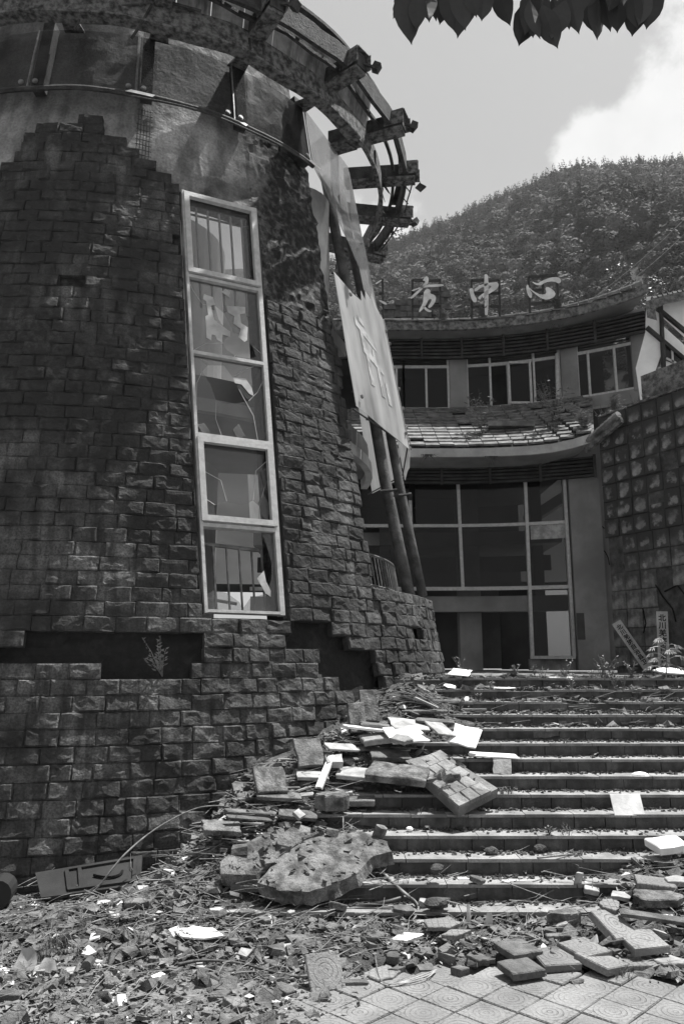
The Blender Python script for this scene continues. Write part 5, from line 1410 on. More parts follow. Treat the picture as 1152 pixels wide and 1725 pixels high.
# --- loose slabs and boards on the heap
LB = [('tile_board', 'pale dusty board on the crest of the heap', 690, 1258, (0.41, 0.28, 0.024), .2, .35, .1, 'pale', .16),
      ('tile_board', 'bright flat board in front of the crest, spotted with dirt', 683, 1296, (0.41, 0.33, 0.024), .35, .4, -.05, 'board', .26),
      ('tile_board', 'pale triangular sheet to the right of the crest', 742, 1285, (0.29, 0.25, 0.018), .6, .5, .15, 'pale', .22),
      ('curved_tile', 'bright ribbed tile fragment with a notched edge beside the face-up slab', 784, 1283, (0.31, 0.30, 0.022), -.5, .6, .25, 'board', .12),
      ('tile_board', 'long thin white sheet lying across the step nosing', 832, 1300, (0.50, 0.18, 0.013), -.1, .12, .05, 'board', .02),
      ('tile_board', 'grooved square tile hanging over the step below the thin white sheet', 845, 1304, (0.19, 0.18, 0.017), -.2, 1.0, .1, 'pale', .0),
      ('tile_board', 'long narrow white slat on the upper left of the heap', 620, 1262, (0.50, 0.09, 0.022), .15, .1, .12, 'board', .16),
      ('tile_board', 'thick pale slab end under the crest boards', 640, 1272, (0.41, 0.20, 0.055), .25, .25, -.1, 'pale', .10),
      ('tile_board', 'dark thin board leaning under the crest', 735, 1262, (0.41, 0.12, 0.022), -.2, .2, .05, 'chunk', .2),
      ('plank', 'weathered upright plank stuck in the heap near the wall', 548, 1330, (0.43, 0.07, 0.033), 1.25, .1, -.7, 'board', .02),
      ('tile_board', 'pale square block face beside the upright plank', 563, 1310, (0.17, 0.15, 0.066), .2, .5, .0, 'pale', .10),
      ('tile_board', 'dusty board sloping left of the upright plank', 525, 1320, (0.31, 0.18, 0.033), .2, .3, .1, 'pale', .02),
      ('tile_board', 'grey board near the wall foot half buried in sticks', 470, 1358, (0.43, 0.15, 0.033), .25, .2, .1, 'chunk', .04),
      ('tile_board', 'narrow grey plank end low on the heap by the wall', 420, 1385, (0.48, 0.11, 0.033), .3, .15, .1, 'chunk', .04),
      ('tile_board', 'cracked tile above the broad slab with a curled corner', 500, 1390, (0.36, 0.15, 0.033), .1, .25, .1, 'chunk', .04),
      ('facing_stone', 'upright facing stone leaning on the tower, the taller of two', 622, 1222, (0.20, 0.38, 0.055), .15, 1.2, 0, 'mossy', .03),
      ('facing_stone', 'upright facing stone leaning on the tower, the shorter of two', 600, 1240, (0.20, 0.33, 0.055), .3, 1.2, .1, 'mossy', .03),
      ('stone_slab', 'dark slab jutting from the heap behind the crest', 640, 1252, (0.48, 0.15, 0.066), .15, .15, .1, 'chunk', .1),
      ('tile_board', 'flat square cladding slab stacked lowest beneath the crest boards', 655, 1300, (.42, .30, .04), .1, .2, .05, 'chunk', .10),
      ('tile_board', 'cladding slab with a snapped corner right of the upright plank', 600, 1325, (.40, .26, .04), -.15, .25, .08, 'pale', .06),
      ('tile_board', 'grey slab leaning on the tower wall above the plank', 520, 1300, (.30, .34, .045), .35, .9, .0, 'chunk', .04),
      ('tile_board', 'dark slab leaning on the tower wall lower down the heap', 455, 1345, (.30, .30, .05), .4, .8, .1, 'mossy', .04),
      ('tile_board', 'broken slab lying flat over the sticks left of the rear slab', 372, 1418, (.34, .24, .045), .3, .2, .1, 'mossy', .06),
      ('tile_board', 'pale slab edge poking out beside the squat block', 606, 1365, (.30, .16, .05), -.1, .15, -.05, 'chunk', .04),
      ('tile_board', 'thin chalky panel piece bridging two slabs near the wall', 575, 1288, (.36, .16, .02), .5, .3, .1, 'pale', .12),
      ('tile_board', 'flat slab below the ribbed conduit at the edge of the heap', 420, 1502, (.34, .2, .05), .1, .1, .05, 'chunk', .02)]
for nm, lb, u, v, s, ya, pi_, ro, m, lf in LB:
    frag(nm, lb, 'stone slab' if 'stone' in nm else 'board', u, v, s, ya, pi_, ro, m, 0, 0, lf, 'loose boards and slabs on the heap', .16)
# --- slatted crate of reeds/roof battens by the drum
t = thing('bundle_of_slats', 'bundle of thin split slats dumped against the foot of the drum wall', 'slats', hit(690, 1185))
for k in range(14):
    p = hit(672 + k * 4.5, 1192 - (k % 4) * 5) + Vector((0, 0, .09)); b = MB(); d = Vector((.20, -.05 + .02 * (k % 3), .06 - .012 * k)); b.beam(p - d * 1.0, p + d * .8 + Vector((0, 0, -.07)), .022, .008); b.build('slat', M['twig'], t)
# --- boards and scraps on the steps
ST = [('white_board', 'bright square board leaning back against a riser on the right of the steps', 1056, 1371, (.285, .19, .012), .05, 1.15, .04, 'board', -.0, .06),
      ('white_board', 'white board folded over the upper step, left of the weeds', 776, 1152, (.26, .2, .01), -.5, .35, .1, 'board', .03, .1),
      ('white_board', 'white curved strip lying to the right of the folded board', 848, 1174, (.3, .1, .008), -.15, .15, 0, 'board', .02, .15),
      ('white_board', 'small bright scrap just below the folded board', 757, 1172, (.2, .14, .01), .3, .5, .1, 'board', .02, .2),
      ('white_board', 'tiny upright white scrap beside the weeds on the upper step', 786, 1184, (.08, .07, .01), 0, 1.0, 0, 'board', .02, .15),
      ('white_board', 'crumpled white cloth-like board under the sapling at the head of the steps', 1130, 1140, (.55, .2, .02), .1, .5, .05, 'board', .03, .15),
      ('white_board', 'white block end on the third step by the right edge', 1126, 1446, (.30, .22, .06), .25, .15, -.05, 'board', .06, .08),
      ('white_board', 'narrow white strip on the lowest visible nosing', 873, 1484, (.28, .05, .012), 0, .05, 0, 'board', .0, .05),
      ('white_board', 'short white tube-like piece on the step by the thin strip', 783, 1482, (.12, .05, .022), .0, .05, 0, 'board', .0, .05),
      ('white_board', 'pale thin tile resting on a step left of the leaning board', 765, 1377, (.16, .1, .01), .1, .1, 0, 'pale', .0, .1),
      ('plank', 'dark board lying along the broken upper step by the slats', 715, 1205, (.5, .1, .03), -.05, .1, 0, 'chunk', .03, .05),
      ('plank', 'pale lath crossing the boards near the slats', 730, 1190, (.55, .05, .02), -.05, .0, .0, 'pale', .06, .02),
      ('plank', 'thin stick-like batten on a tread below the slats', 790, 1198, (.4, .035, .02), .05, 0, 0, 'pale', .02, .02),
      ('plank', 'broken batten slanting down from the slats', 718, 1200, (.3, .04, .02), -.6, 0, .35, 'pale', .05, .02),
      ('white_board', 'white lath on the top step near the doorway', 945, 1152, (.3, .05, .012), .05, .1, 0, 'board', .01, .05)]
for nm, lb, u, v, s, ya, pi_, ro, m, lf, jg in ST:
    frag(nm, lb, 'board', u, v, s, ya, pi_, ro, m, 0 if jg < .14 else 6, 0, lf, 'scraps lying on the steps', jg)
b = MB(); p = hit(1077, 1309)
vs = []
for i in range(9):
    for j in range(4):
        a = math.pi * i / 8; e = math.pi / 2 * j / 3; vs.append(p + Vector((math.cos(a) * .09 * math.cos(e), -math.sin(a) * .05 * math.cos(e), .04 * math.sin(e))))
b.add(vs, [(i * 4 + j, (i + 1) * 4 + j, (i + 1) * 4 + j + 1, i * 4 + j + 1) for i in range(8) for j in range(3)])
b.add([v_ + Vector((0, .01, -.004)) for v_ in vs], [(i * 4 + j + 1, (i + 1) * 4 + j + 1, (i + 1) * 4 + j, i * 4 + j) for i in range(8) for j in range(3)])
tag(b.build('bowl_shard', M['board']), 'curved white bowl shard lying on a step above the leaning square board', 'shard')
def ball(name, label, u, v, r_, m, lift=0):
    bm = bmesh.new(); bmesh.ops.create_icosphere(bm, subdivisions=2, radius=r_); p = hit(u, v) + Vector((0, 0, r_ * .8 + lift))
    for q in bm.verts: c_ = q.co * (1 + nz3(q.co + p, 11, .55) + nz3(q.co + p, 30, .3)); q.co = Vector((c_.x * 1.15, c_.y, c_.z * .72)) + p
    me = bpy.data.meshes.new(name); bm.to_mesh(me); bm.free(); me.materials.append(M[m]); return tag(link(name, me), label, 'stone')
ball('round_stone', 'small round pale stone on a tread right of the big slab', 690, 1402, .028, 'board')
for k, (u, v, r_, l_) in enumerate(((735, 1536, .075, 'lower dark clod of the two stacked in front of the lowest step'), (734, 1518, .05, 'upper dark clod of the two stacked in front of the lowest step'), (910, 1437, .04, 'dark clod on the step below the leaning board'), (828, 1440, .045, 'small dark clod beside a cracked nosing'))):
    ball('soil_clod', l_, u, v, r_, 'soil', .07 if k == 1 else 0)

# --- dark moulded panel, white beam and ribbed hose at the wall foot
t = thing('fallen_panel', 'dark moulded door panel lying against the foot of the tower', 'panel', onz(150, 1490, .1))
pa, pb, pc, pd = at(60, 1470, 6.95), at(240, 1440, 7.02), at(236, 1490, 6.62), at(70, 1512, 6.60)
n_ = (pb - pa).cross(pd - pa).normalized(); n_ = -n_ if n_.y > 0 else n_
def pq(s, q_, off=0): return pa.lerp(pb, s).lerp(pd.lerp(pc, s), q_) + n_ * off
b = MB(); b.add([pq(0, 0), pq(1, 0), pq(1, 1), pq(0, 1), pq(0, 0, -.03), pq(1, 0, -.03), pq(1, 1, -.03), pq(0, 1, -.03)], [(0, 3, 2, 1), (4, 5, 6, 7), (0, 1, 5, 4), (1, 2, 6, 5), (2, 3, 7, 6), (3, 0, 4, 7)]); b.build('leaf', M['panel_dark'], t)
b = MB()
for s0, s1 in ((.28, .30), (.40, .42), (.93, .95)): b.beam(pq((s0 + s1) / 2, .12, .008), pq((s0 + s1) / 2, .88, .008), .03, .02, up=n_)
for q_ in (.12, .88): b.beam(pq(.28, q_, .008), pq(.95, q_, .008), .03, .021, up=n_)
b.build('moulding', M['panel_dark'], t)
b = MB(); pts = [pq(.68 + .14 * math.cos(a), .5 + .22 * math.sin(a) * math.cos(a * .5), .012) for a in np.arange(0, 6.3, .35)]; b.tube(pts, .012, 4); b.build('scroll', M['black'], t)
t = thing('broken_post', 'broken white square post lying on the debris beside the ribbed hose', 'post', onz(330, 1490, .1))
p0, p1 = onz(262, 1520, .10), onz(368, 1445, .30)
b = MB(); b.beam(p0, p1, .13, .10); b.build('shaft', M['pale'], t)
b = MB(); b.beam(p0 + (p1 - p0) * .78 + Vector((.02, 0, .05)), p1 + Vector((.05, 0, .03)), .15, .04); b.build('torn_cap', M['board'], t)
b = MB(); q0, q1 = onz(340, 1432, .40), onz(384, 1488, .22); prev = []
for k in range(60):
    p = q0.lerp(q1, k / 59) + Vector((0, 0, .03 * math.sin(k / 59 * 3.14))); prev.append(p)
o_ = len(b.v); dir_ = (q1 - q0).normalized(); sd = dir_.cross(Vector((0, 0, 1))).normalized(); s2 = dir_.cross(sd)
for k, p in enumerate(prev):
    rr_ = .034 if k % 3 else .042
    if k < 8: rr_ = .040
    for j in range(10): a = j * .6283; b.v.append(tuple(p + sd * math.cos(a) * rr_ + s2 * math.sin(a) * rr_))
for k in range(59):
    for j in range(10): b.f.append((o_ + k * 10 + j, o_ + k * 10 + (j + 1) % 10, o_ + (k + 1) * 10 + (j + 1) % 10, o_ + (k + 1) * 10 + j))
b.f.append(tuple(o_ + j for j in range(10))); tag(b.build('ribbed_hose', M['hose']), 'short ribbed conduit lying over the broken white post', 'hose')
b = MB(); c = onz(8, 1500, .14); b.tube([c + Vector((-.05, .1, 0)), c + Vector((.0, -.14, 0))], .11, 16); tag(b.build('pipe_end', M['panel_dark']), 'dark round pipe end at the foot of the tower by the frame edge', 'pipe')

# --- black hose looped on the ground
def path3(px, zz=None):
    o = []
    for i, q in enumerate(px): p = hit(q[0], q[1]) if len(q) < 3 else onz(*q); o.append(p + Vector((0, 0, .02 if len(q) < 3 else 0)))
    # Catmull-Rom
    r = []
    for i in range(len(o) - 1):
        a, b_, c, d = o[max(i - 1, 0)], o[i], o[i + 1], o[min(i + 2, len(o) - 1)]
        for k in range(6):
            s = k / 6; r.append(.5 * ((2 * b_) + (c - a) * s + (2 * a - 5 * b_ + 4 * c - d) * s * s + (3 * b_ - a - 3 * c + d) * s ** 3))
    return r + [o[-1]]
b = MB(); b.tube(path3([(478, 1562, .06), (505, 1556, .08), (540, 1535, .10), (600, 1528, .12), (650, 1520, .16), (685, 1512, .18), (703, 1526, .14), (700, 1545, .09), (680, 1560, .05), (630, 1565, .04), (575, 1560, .05), (552, 1548, .08), (575, 1535, .11), (620, 1532, .12), (665, 1533, .12), (690, 1540, .10)]), .017, 8)
tag(b.build('looped_hose', M['cable'], smooth=True), 'black hose looped on the ground before the lowest step', 'hose')
b = MB(); b.tube(path3([(690, 1512, .2), (665, 1490, .25), (640, 1465, .30), (610, 1440, .38), (592, 1410, .46), (590, 1385, .55), (570, 1350, .62)]), .012, 7)
tag(b.build('bent_stem', M['twig'], smooth=True), 'thick pale stem bending down across the broad mossy slab', 'branch')
for k, (pts, r_, l_) in enumerate((
    ([(575, 1395, .5), (560, 1360, .6), (545, 1345, .62), (535, 1330, .68)], .009, 'thin root curling from the broad slab up to the block'),
    ([(600, 1440, .40), (580, 1420, .44), (578, 1380, .6), (577, 1300, .85), (577, 1290, .9)], .007, 'thin upright stalk rising behind the squat block'),
    ([(128, 1528, .05), (165, 1495, .2), (210, 1440, .42), (265, 1395, .58), (330, 1362, .72), (378, 1357, .74)], .010, 'long pale dead branch arching up against the tower'),
    ([(90, 1530, .05), (150, 1500, .12), (240, 1475, .2), (300, 1455, .22)], .008, 'straight pale twig below the arching branch'),
    ([(125, 1530, .04), (148, 1500, .14), (165, 1478, .2)], .012, 'short thick twig propped on the dark panel'),
    ([(200, 1490, .12), (215, 1510, .08), (240, 1530, .04)], .006, 'forked white twig in front of the dark panel'),
    ([(620, 1335, .62), (660, 1322, .68), (700, 1300, .80), (728, 1273, .92)], .016, 'stout stick crossing over the face-up slab'),
    ([(598, 1330, .66), (620, 1310, .72), (652, 1282, .84)], .018, 'stout stick leaning left of the crossing stick'),
    ([(440, 1440, .3), (470, 1455, .26), (500, 1478, .18)], .006, 'twig lying across the rear slab'),
    ([(350, 1400, .36), (400, 1385, .4), (450, 1372, .45), (520, 1376, .44)], .008, 'curved twig above the ribbed conduit'),
    ([(700, 1540, .04), (735, 1500, .14), (765, 1478, .2)], .008, 'pale stick rising from the hose loop to the step'),
    ([(905, 1445, .42), (985, 1420 + 20, .36), (1000, 1470, .26), (930, 1500, .2), (880, 1530, .1), (840, 1545, .04)], .009, 'long pale twig trailing down the right of the lowest steps'),
    ([(965, 1520, .06), (1000, 1490, .14), (1040, 1452, .3), (1035, 1440, .36)], .008, 'bent twig at the edge of the right heap'),
    ([(790, 1590, .0), (785, 1560, .06), (765, 1530, .12)], .006, 'slim twig standing beside the torn white plastic'),
    ([(300, 1625, .05), (340, 1618, .06), (400, 1622, .05), (470, 1640, .03)], .012, 'dark stick lying in the leaf litter below the white sheet'),
    ([(455, 1635, .03), (500, 1645, .03), (560, 1640, .02)], .010, 'dark curved stick lying near the patterned tile'))):
    b = MB(); b.tube(path3(pts), r_, 6, r_ * .45); tag(b.build('dead_branch', M['twig'] if k not in (14, 15) else M['hose'], smooth=True), l_, 'branch', 'loose sticks among the debris')

# bits that lie on the big slabs
def on_plane(px, lift, n, fnb):
    P = plane_pts(px, lift); a = (P[3] - P[0]); nn2 = None
    A = np.array([[p.x, p.y, 1] for p in P]); ca, cb, cc = np.linalg.lstsq(A, np.array([p.z for p in P]), rcond=None)[0]
    poly = [(p.x, p.y) for p in P]; xs_, ys_ = [p[0] for p in poly], [p[1] for p in poly]; k = 0
    while k < n:
        x, y = rnd.uniform(min(xs_), max(xs_)), rnd.uniform(min(ys_), max(ys_))
        if inpoly(x, y, poly): fnb(x, y, ca * x + cb * y + cc); k += 1
SLABS = [([(434, 1484), (470, 1498), (520, 1500), (560, 1488), (600, 1470), (628, 1440), (660, 1432), (652, 1415), (610, 1398), (560, 1402), (510, 1412), (470, 1440)], .13),
         ([(372, 1470), (430, 1472), (470, 1440), (512, 1412), (545, 1398), (500, 1385), (450, 1400), (400, 1425), (370, 1450)], .19), ([(690, 1288), (772, 1362), (838, 1328), (742, 1266)], .17)]
# --- pieces on the ground in front
GP = [('white_sheet', 'large bright white sheet of board lying in the leaf litter', 'board', 335, 1582, (.44, .22, .014), -.1, .12, .02, 'board', 6, .03),
      ('stone_block', 'small stone block resting on the large white sheet', 'stone', 362, 1554, (.13, .09, .05), .2, 0, 0, 'pale', 5, .05),
      ('white_sheet', 'bright white triangular board left of the stacked slabs', 'board', 682, 1586, (.30, .14, .02), .35, .1, 0, 'board', 4, .02),
      ('paver_piece', 'thin paver slab lying beside the white triangular board', 'paver', 745, 1572, (.30, .2, .03), .1, .08, 0, 'paver', 5, .04),
      ('paver_piece', 'narrow paver slab in front of the torn white plastic', 'paver', 768, 1585, (.26, .12, .035), .3, .05, 0, 'paver', 4, .03),
      ('paver_piece', 'flat grey shard right of the narrow paver slab', 'paver', 788, 1592, (.16, .07, .02), .1, 0, 0, 'pale', 4, .0),
      ('timber_offcut', 'short dark offcut in front of the scattered pavers', 'timber', 940, 1588, (.17, .06, .05), 0, 0, 0, 'mossy', 0, .01),
      ('mossy_log', 'mossy lump of old kerb lying near the right heap', 'stone', 950, 1560, (.30, .10, .09), .08, .1, 0, 'mossy', 7, .01),
      ('broken_paver', 'square tilted paver raised highest among the right group', 'paver', 1083, 1606, (.25, .25, .045), .15, .12, -.05, 'paver', 0, .05),
      ('broken_paver', 'tilted paver wedged in front of the raised one', 'paver', 1015, 1635, (.25, .25, .045), .65, .10, .12, 'paver', 0, .03),
      ('broken_paver', 'loose paver lying flat behind the wedged one', 'paver', 985, 1612, (.25, .25, .045), .5, .06, 0, 'paver', 0, .03),
      ('broken_paver', 'loose paver left of the wedged one', 'paver', 935, 1628, (.25, .25, .045), .15, .08, .0, 'paver', 0, .03),
      ('broken_paver', 'worn smooth paver tilted at the left of the loose group', 'paver', 872, 1616, (.25, .22, .045), .5, .08, .06, 'chunk', 0, .03),
      ('broken_paver', 'worn smooth paver lying nearest the camera in the loose group', 'paver', 877, 1648, (.25, .2, .045), .35, .06, .02, 'chunk', 0, .03),
      ('broken_paver', 'broken paver half at the right of the wedged one', 'paver', 1080, 1632, (.22, .13, .045), .05, .05, 0, 'paver', 0, .01),
      ('broken_paver', 'cracked paver corner left of the smooth pavers', 'paver', 805, 1625, (.18, .13, .04), -.4, .08, .1, 'chunk', 5, .01),
      ('broken_paver', 'dark thick paver chunk left of the smooth nearest one', 'paver', 775, 1642, (.14, .1, .04), -.1, .05, 0, 'chunk', 4, .01),
      ('broken_paver', 'grooved grid paver standing tilted in the right heap', 'paver', 1038, 1582, (.25, .25, .05), .5, .5, .1, 'paver', 0, .02),
      ('broken_paver', 'round worn paver leaning on the grooved grid paver', 'paver', 1030, 1570, (.18, .14, .03), .3, .4, 0, 'paver', 7, .14),
      ('broken_paver', 'grooved paver fragment on top of the right heap', 'paver', 1105, 1510, (.28, .18, .05), -.2, .1, .08, 'paver', 0, .06),
      ('broken_paver', 'broad mossy slab under the grooved fragment on the right heap', 'paver', 1108, 1530, (.42, .26, .06), -.05, .12, 0, 'mossy', 6, .04),
      ('broken_paver', 'pale sloping slab at the left of the right heap', 'paver', 1048, 1525, (.34, .14, .03), .6, .25, .1, 'pale', 4, .04),
      ('broken_paver', 'ribbed slab piece sloping beside a white stick', 'paver', 996, 1512, (.2, .15, .04), .6, .35, 0, 'pale', 4, .03),
      ('broken_paver', 'small upright chip at the side of the ribbed slab piece', 'paver', 976, 1515, (.08, .05, .09), .2, .2, .2, 'pale', 4, .0),
      ('broken_paver', 'low flat slab at the far right of the heap', 'paver', 1140, 1500, (.26, .16, .04), .1, .1, 0, 'pale', 5, .05),
      ('broken_paver', 'flat slab in front of the long dark board', 'paver', 1132, 1632, (.24, .16, .04), .2, .06, 0, 'pale', 5, .02),
      ('dark_board', 'long dark planed board sticking in from the right edge', 'board', 1105, 1585, (.48, .075, .025), -.22, .18, .08, 'chunk', 0, .12),
      ('paver_piece', 'round edged paver bit beside the small loop of strapping', 'paver', 662, 1625, (.10, .08, .05), .1, .2, 0, 'chunk', 7, .01),
      ('paver_piece', 'dark brick-like piece behind the strapping loop', 'paver', 668, 1640, (.14, .05, .04), .25, .1, 0, 'chunk', 4, .0),
      ('paver_piece', 'long dark kerb piece lying next to the standing patterned tile', 'paver', 590, 1660, (.22, .05, .035), .0, 0, 0, 'chunk', 0, .0),
      ('paver_piece', 'flat round-cornered tile sunk in dirt right of the standing tile', 'paver', 645, 1645, (.25, .22, .04), .3, .03, 0, 'paver', 6, -.01),
      ('paver_piece', 'pale tile fragment with ribs near the leaf litter centre', 'paver', 412, 1612, (.12, .10, .03), .4, .4, 0, 'pale', 4, .0),
      ('paver_piece', 'white chip at the left of the leaf litter', 'paver', 150, 1612, (.12, .07, .02), .2, .3, 0, 'board', 4, .01),
      ('paver_piece', 'grey stone end at the left edge of the frame', 'paver', 15, 1684, (.16, .07, .05), 0, 0, 0, 'chunk', 0, .0),
      ('paver_piece', 'half tile lying at the bottom centre-left among leaves', 'paver', 395, 1702, (.2, .12, .04), -.3, .08, .1, 'paver', 4, .01),
      ('paver_piece', 'pointed shard next to the half tile', 'paver', 370, 1680, (.16, .10, .03), .4, .1, 0, 'chunk', 5, .0),
      ('paver_piece', 'rough grey block among twigs behind the large white sheet', 'paver', 415, 1552, (.15, .1, .06), .1, .1, 0, 'chunk', 6, .02),
      ('paver_piece', 'pale angular block right of the rough grey block', 'paver', 490, 1552, (.08, .07, .06), .6, .1, 0, 'pale', 5, .02),
      ('paver_piece', 'dark angular clinker between the two blocks', 'paver', 445, 1560, (.12, .09, .04), -.4, .1, .1, 'chunk', 5, .02),
      ('paver_piece', 'flat chip in front of the angular blocks', 'paver', 474, 1585, (.10, .05, .025), 0, .05, 0, 'chunk', 4, .0),
      ('paver_piece', 'low grey plate in the litter left of centre', 'paver', 228, 1530, (.22, .13, .04), -.1, .1, 0, 'mossy', 6, .02)]
for nm, lb, ct, u, v, s, ya, pi_, ro, m, n, lf in GP:
    if m == 'paver' and n == 0:
        p = hit(u, v); me = tile_mesh(nm, s[0], s[2], M['paver'], jit=.003)
        mw = Matrix.Translation(p + Vector((0, 0, s[2] * .6 + lf + s[0] * .5 * abs(math.sin(pi_)) * .8))) @ Matrix.Rotation(ya, 4, 'Z') @ Matrix.Rotation(pi_, 4, 'X') @ Matrix.Rotation(ro, 4, 'Y') @ Matrix.Diagonal((1, s[1] / s[0], 1, 1))
        tag(link(nm, me, mw=mw), lb, ct, 'lifted and broken pavers')
    else: frag(nm, lb, ct, u, v, s, ya, pi_, ro, m, n, 0, lf, 'lifted and broken pavers' if 'paver' in nm else None, .09)
# patterned tile standing up
p = hit(548, 1662); me = tile_mesh('patterned_tile', .22, .022, M['paver'])
tag(link('patterned_tile', me, mw=Matrix.Translation(p + Vector((0, 0, .085))) @ Matrix.Rotation(.35, 4, 'Z') @ Matrix.Rotation(R(50), 4, 'X')), 'dark patterned tile propped up on edge at the front of the paving', 'paver', 'lifted and broken pavers')
# torn plastic standing in the dirt, film bag in the litter
def crumple(name, label, c, w, h, seed, m='paper', lean=.3):
    b = MB(); n, k = 6, 6; r = random.Random(seed); vs = []
    for s_ in (0, .004):
        for j in range(k + 1):
            for i in range(n + 1):
                x = (i / n - .5) * w * (1 - .45 * (j / k) ** 2 * (1 if seed % 2 else .2)); z = j / k * h
                q = Vector((x, 0, z)) + Vector(c); o = nz3((x * 9, z * 9, seed), 1, w * .3); vs.append(q + Vector((nz3((z * 6, seed, 0), 1, .03), o + lean * z + s_, 0)))
    N1 = (n + 1) * (k + 1)
    fs = [(j * (n + 1) + i, j * (n + 1) + i + 1, (j + 1) * (n + 1) + i + 1, (j + 1) * (n + 1) + i) for j in range(k) for i in range(n)]
    b.add(vs, fs + [tuple(q + N1 for q in reversed(f)) for f in fs]); return tag(b.build(name, M[m], smooth=True), label, 'plastic')
crumple('torn_plastic', 'upright strip of torn white plastic in front of the lowest step', hit(789, 1562), .035, .15, 3, 'frosted_far', .1)
crumple('torn_plastic', 'crooked shorter piece of torn white plastic beside the upright strip', hit(822, 1562), .06, .09, 5, 'frosted_far', .2)
crumple('plastic_bag', 'crumpled pale plastic bag in the grass near the left edge', hit(40, 1640), .16, .12, 7, 'paper', .6)
crumple('plastic_bag', 'second crumpled pale bag just right of the first in the grass', hit(78, 1648), .14, .09, 9, 'paper', .7)
b = MB()
for k in range(3): b.tube(path3([(632, 1618), (640, 1655), (665, 1664), (715, 1655 - k * 4), (735, 1640)]), .004, 4)
tag(b.build('strapping_loop', M['pale']), 'thin loop of pale strapping round the brick-like piece', 'strap')
b = MB(); c = hit(152, 1632) + Vector((0, 0, .04)); b.tube([c, c + Vector((.01, -.12, .01))], .032, 10); b.build('x', M['hose']); o = bpy.data.objects['x']; o.name = 'bottle_neck'; tag(o, 'dark open bottle neck pointing at the camera in the litter', 'bottle')

# --- countless small stuff
r9 = random.Random(31)
def dens(x, y):
    """how much litter lies here"""
    if y > SY + 2.4: return .5
    c = clear(x, y); s = soil(x, y) - stair(x, y); pt = .35 + .65 * max(0, min(1, noise.noise(Vector((x * 1.3, y * 1.9, 11))) * 2.6 + .45))
    if y < 5.15: pt *= .33
    if y >= SY: return max(.02, min(1, .05 + s * 10)) if s > -.02 else .012
    return (1 - c) ** 2 * pt
def scat(n, fn, y0=4.2, y1=9.6, clus=1.6):
    k = 0; tries = 0
    while k < n and tries < n * 12:
        tries += 1; t_ = r9.random() ** clus; y = y0 + (y1 - y0) * t_; x = r9.uniform(-.48 * y - .3, .48 * y + .3)
        if y > 6.9 and math.hypot(x - TX, y - TY) < TR - TB * surf(x, y) + .05: continue
        if r9.random() > dens(x, y): continue
        fn(x, y, surf(x, y)); k += 1
def finish(name, b, m, n=True): return b.build(name, M[m], kind='stuff')
b = MB()
def leaf_(x, y, z):
    s = r9.uniform(.010, .036); a = r9.uniform(0, 6.283); u = Vector((math.cos(a), math.sin(a), r9.uniform(-.25, .35))); w = Vector((-math.sin(a), math.cos(a), r9.uniform(-.4, .4))); c = Vector((x, y, z + r9.uniform(.003, .035)))
    k = r9.uniform(.1, .6) * s; up = Vector((0, 0, 1))
    b.add([c - u * s, c - w * s * .55 + up * k, c + u * s * 1.1, c + w * s * .55 + up * k, c], [(0, 1, 4), (1, 2, 4), (2, 3, 4), (3, 0, 4)])
scat(1900, leaf_, clus=1.9); finish('leaf_litter', b, 'leaf')
b = MB(); scat(2200, leaf_, clus=1.9); finish('dark_leaf_litter', b, 'leaf_dark')
b = MB(); scat(330, leaf_, clus=1.9); finish('pale_leaf_litter', b, 'leaf_pale')
b = MB()
def chip_(x, y, z):
    s = r9.choice((.01, .014, .02, .03, .055)) * r9.uniform(.7, 1.3)
    m = Matrix.Rotation(r9.uniform(0, 6.3), 3, 'Z') @ Matrix.Rotation(r9.gauss(0, .35), 3, 'X') @ Matrix.Rotation(r9.gauss(0, .35), 3, 'Y'); b.box((x, y, z + s * .12), (s * r9.uniform(1, 2.2), s * r9.uniform(1, 1.6), s * r9.uniform(.25, .7)), m, jit=s * .22, r=r9)
scat(6000, chip_, clus=1.7)
for px, lf in SLABS: on_plane(px, lf, 30, chip_)
finish('rubble_chips', b, 'chunk')
b = MB(); scat(240, chip_, clus=1.6); finish('pale_chips', b, 'board')
b = MB()
def twig_(x, y, z):
    a = r9.gauss(.2, .9); L = r9.uniform(.08, .38); d = Vector((math.cos(a), math.sin(a), r9.gauss(0.05, .16))) * L; c = Vector((x, y, z + .015 + abs(r9.gauss(0, .03)))); s = Vector((-d.y, d.x, 0)) * r9.uniform(-.3, .3)
    b.tube([c, c + d * .5 + s, c + d], r9.uniform(.0015, .0045), 3, .001)
scat(1000, twig_, clus=1.7); finish('twig_litter', b, 'twig')
for px, lf in SLABS[:2]:
    b = MB(); on_plane(px, lf, 8, leaf_); finish('leaves_on_slab', b, 'leaf_dark')
LM = [(335, 1582, 'the large white sheet'), (150, 1480, 'the dark moulded panel'), (560, 1450, 'the broad mossy slab'), (430, 1440, 'the tilted rear slab'), (365, 1460, 'the ribbed conduit'), (765, 1320, 'the face-up wall piece'), (562, 1372, 'the squat concrete block'),
      (548, 1325, 'the upright plank'), (610, 1230, 'the stones leaning on the tower'), (548, 1662, 'the propped patterned tile'), (620, 1535, 'the looped black hose'), (789, 1550, 'the torn white plastic'), (1015, 1635, 'the wedged paver'), (1105, 1510, 'the right-hand heap'),
      (1105, 1585, 'the long dark board'), (877, 1648, 'the worn smooth paver'), (660, 1630, 'the strapping loop'), (682, 1586, 'the white triangular board'), (60, 1645, 'the crumpled bags'), (152, 1632, 'the bottle neck'), (395, 1702, 'the half tile'), (950, 1560, 'the mossy kerb lump'), (450, 1552, 'the angular blocks')]
USED = set()
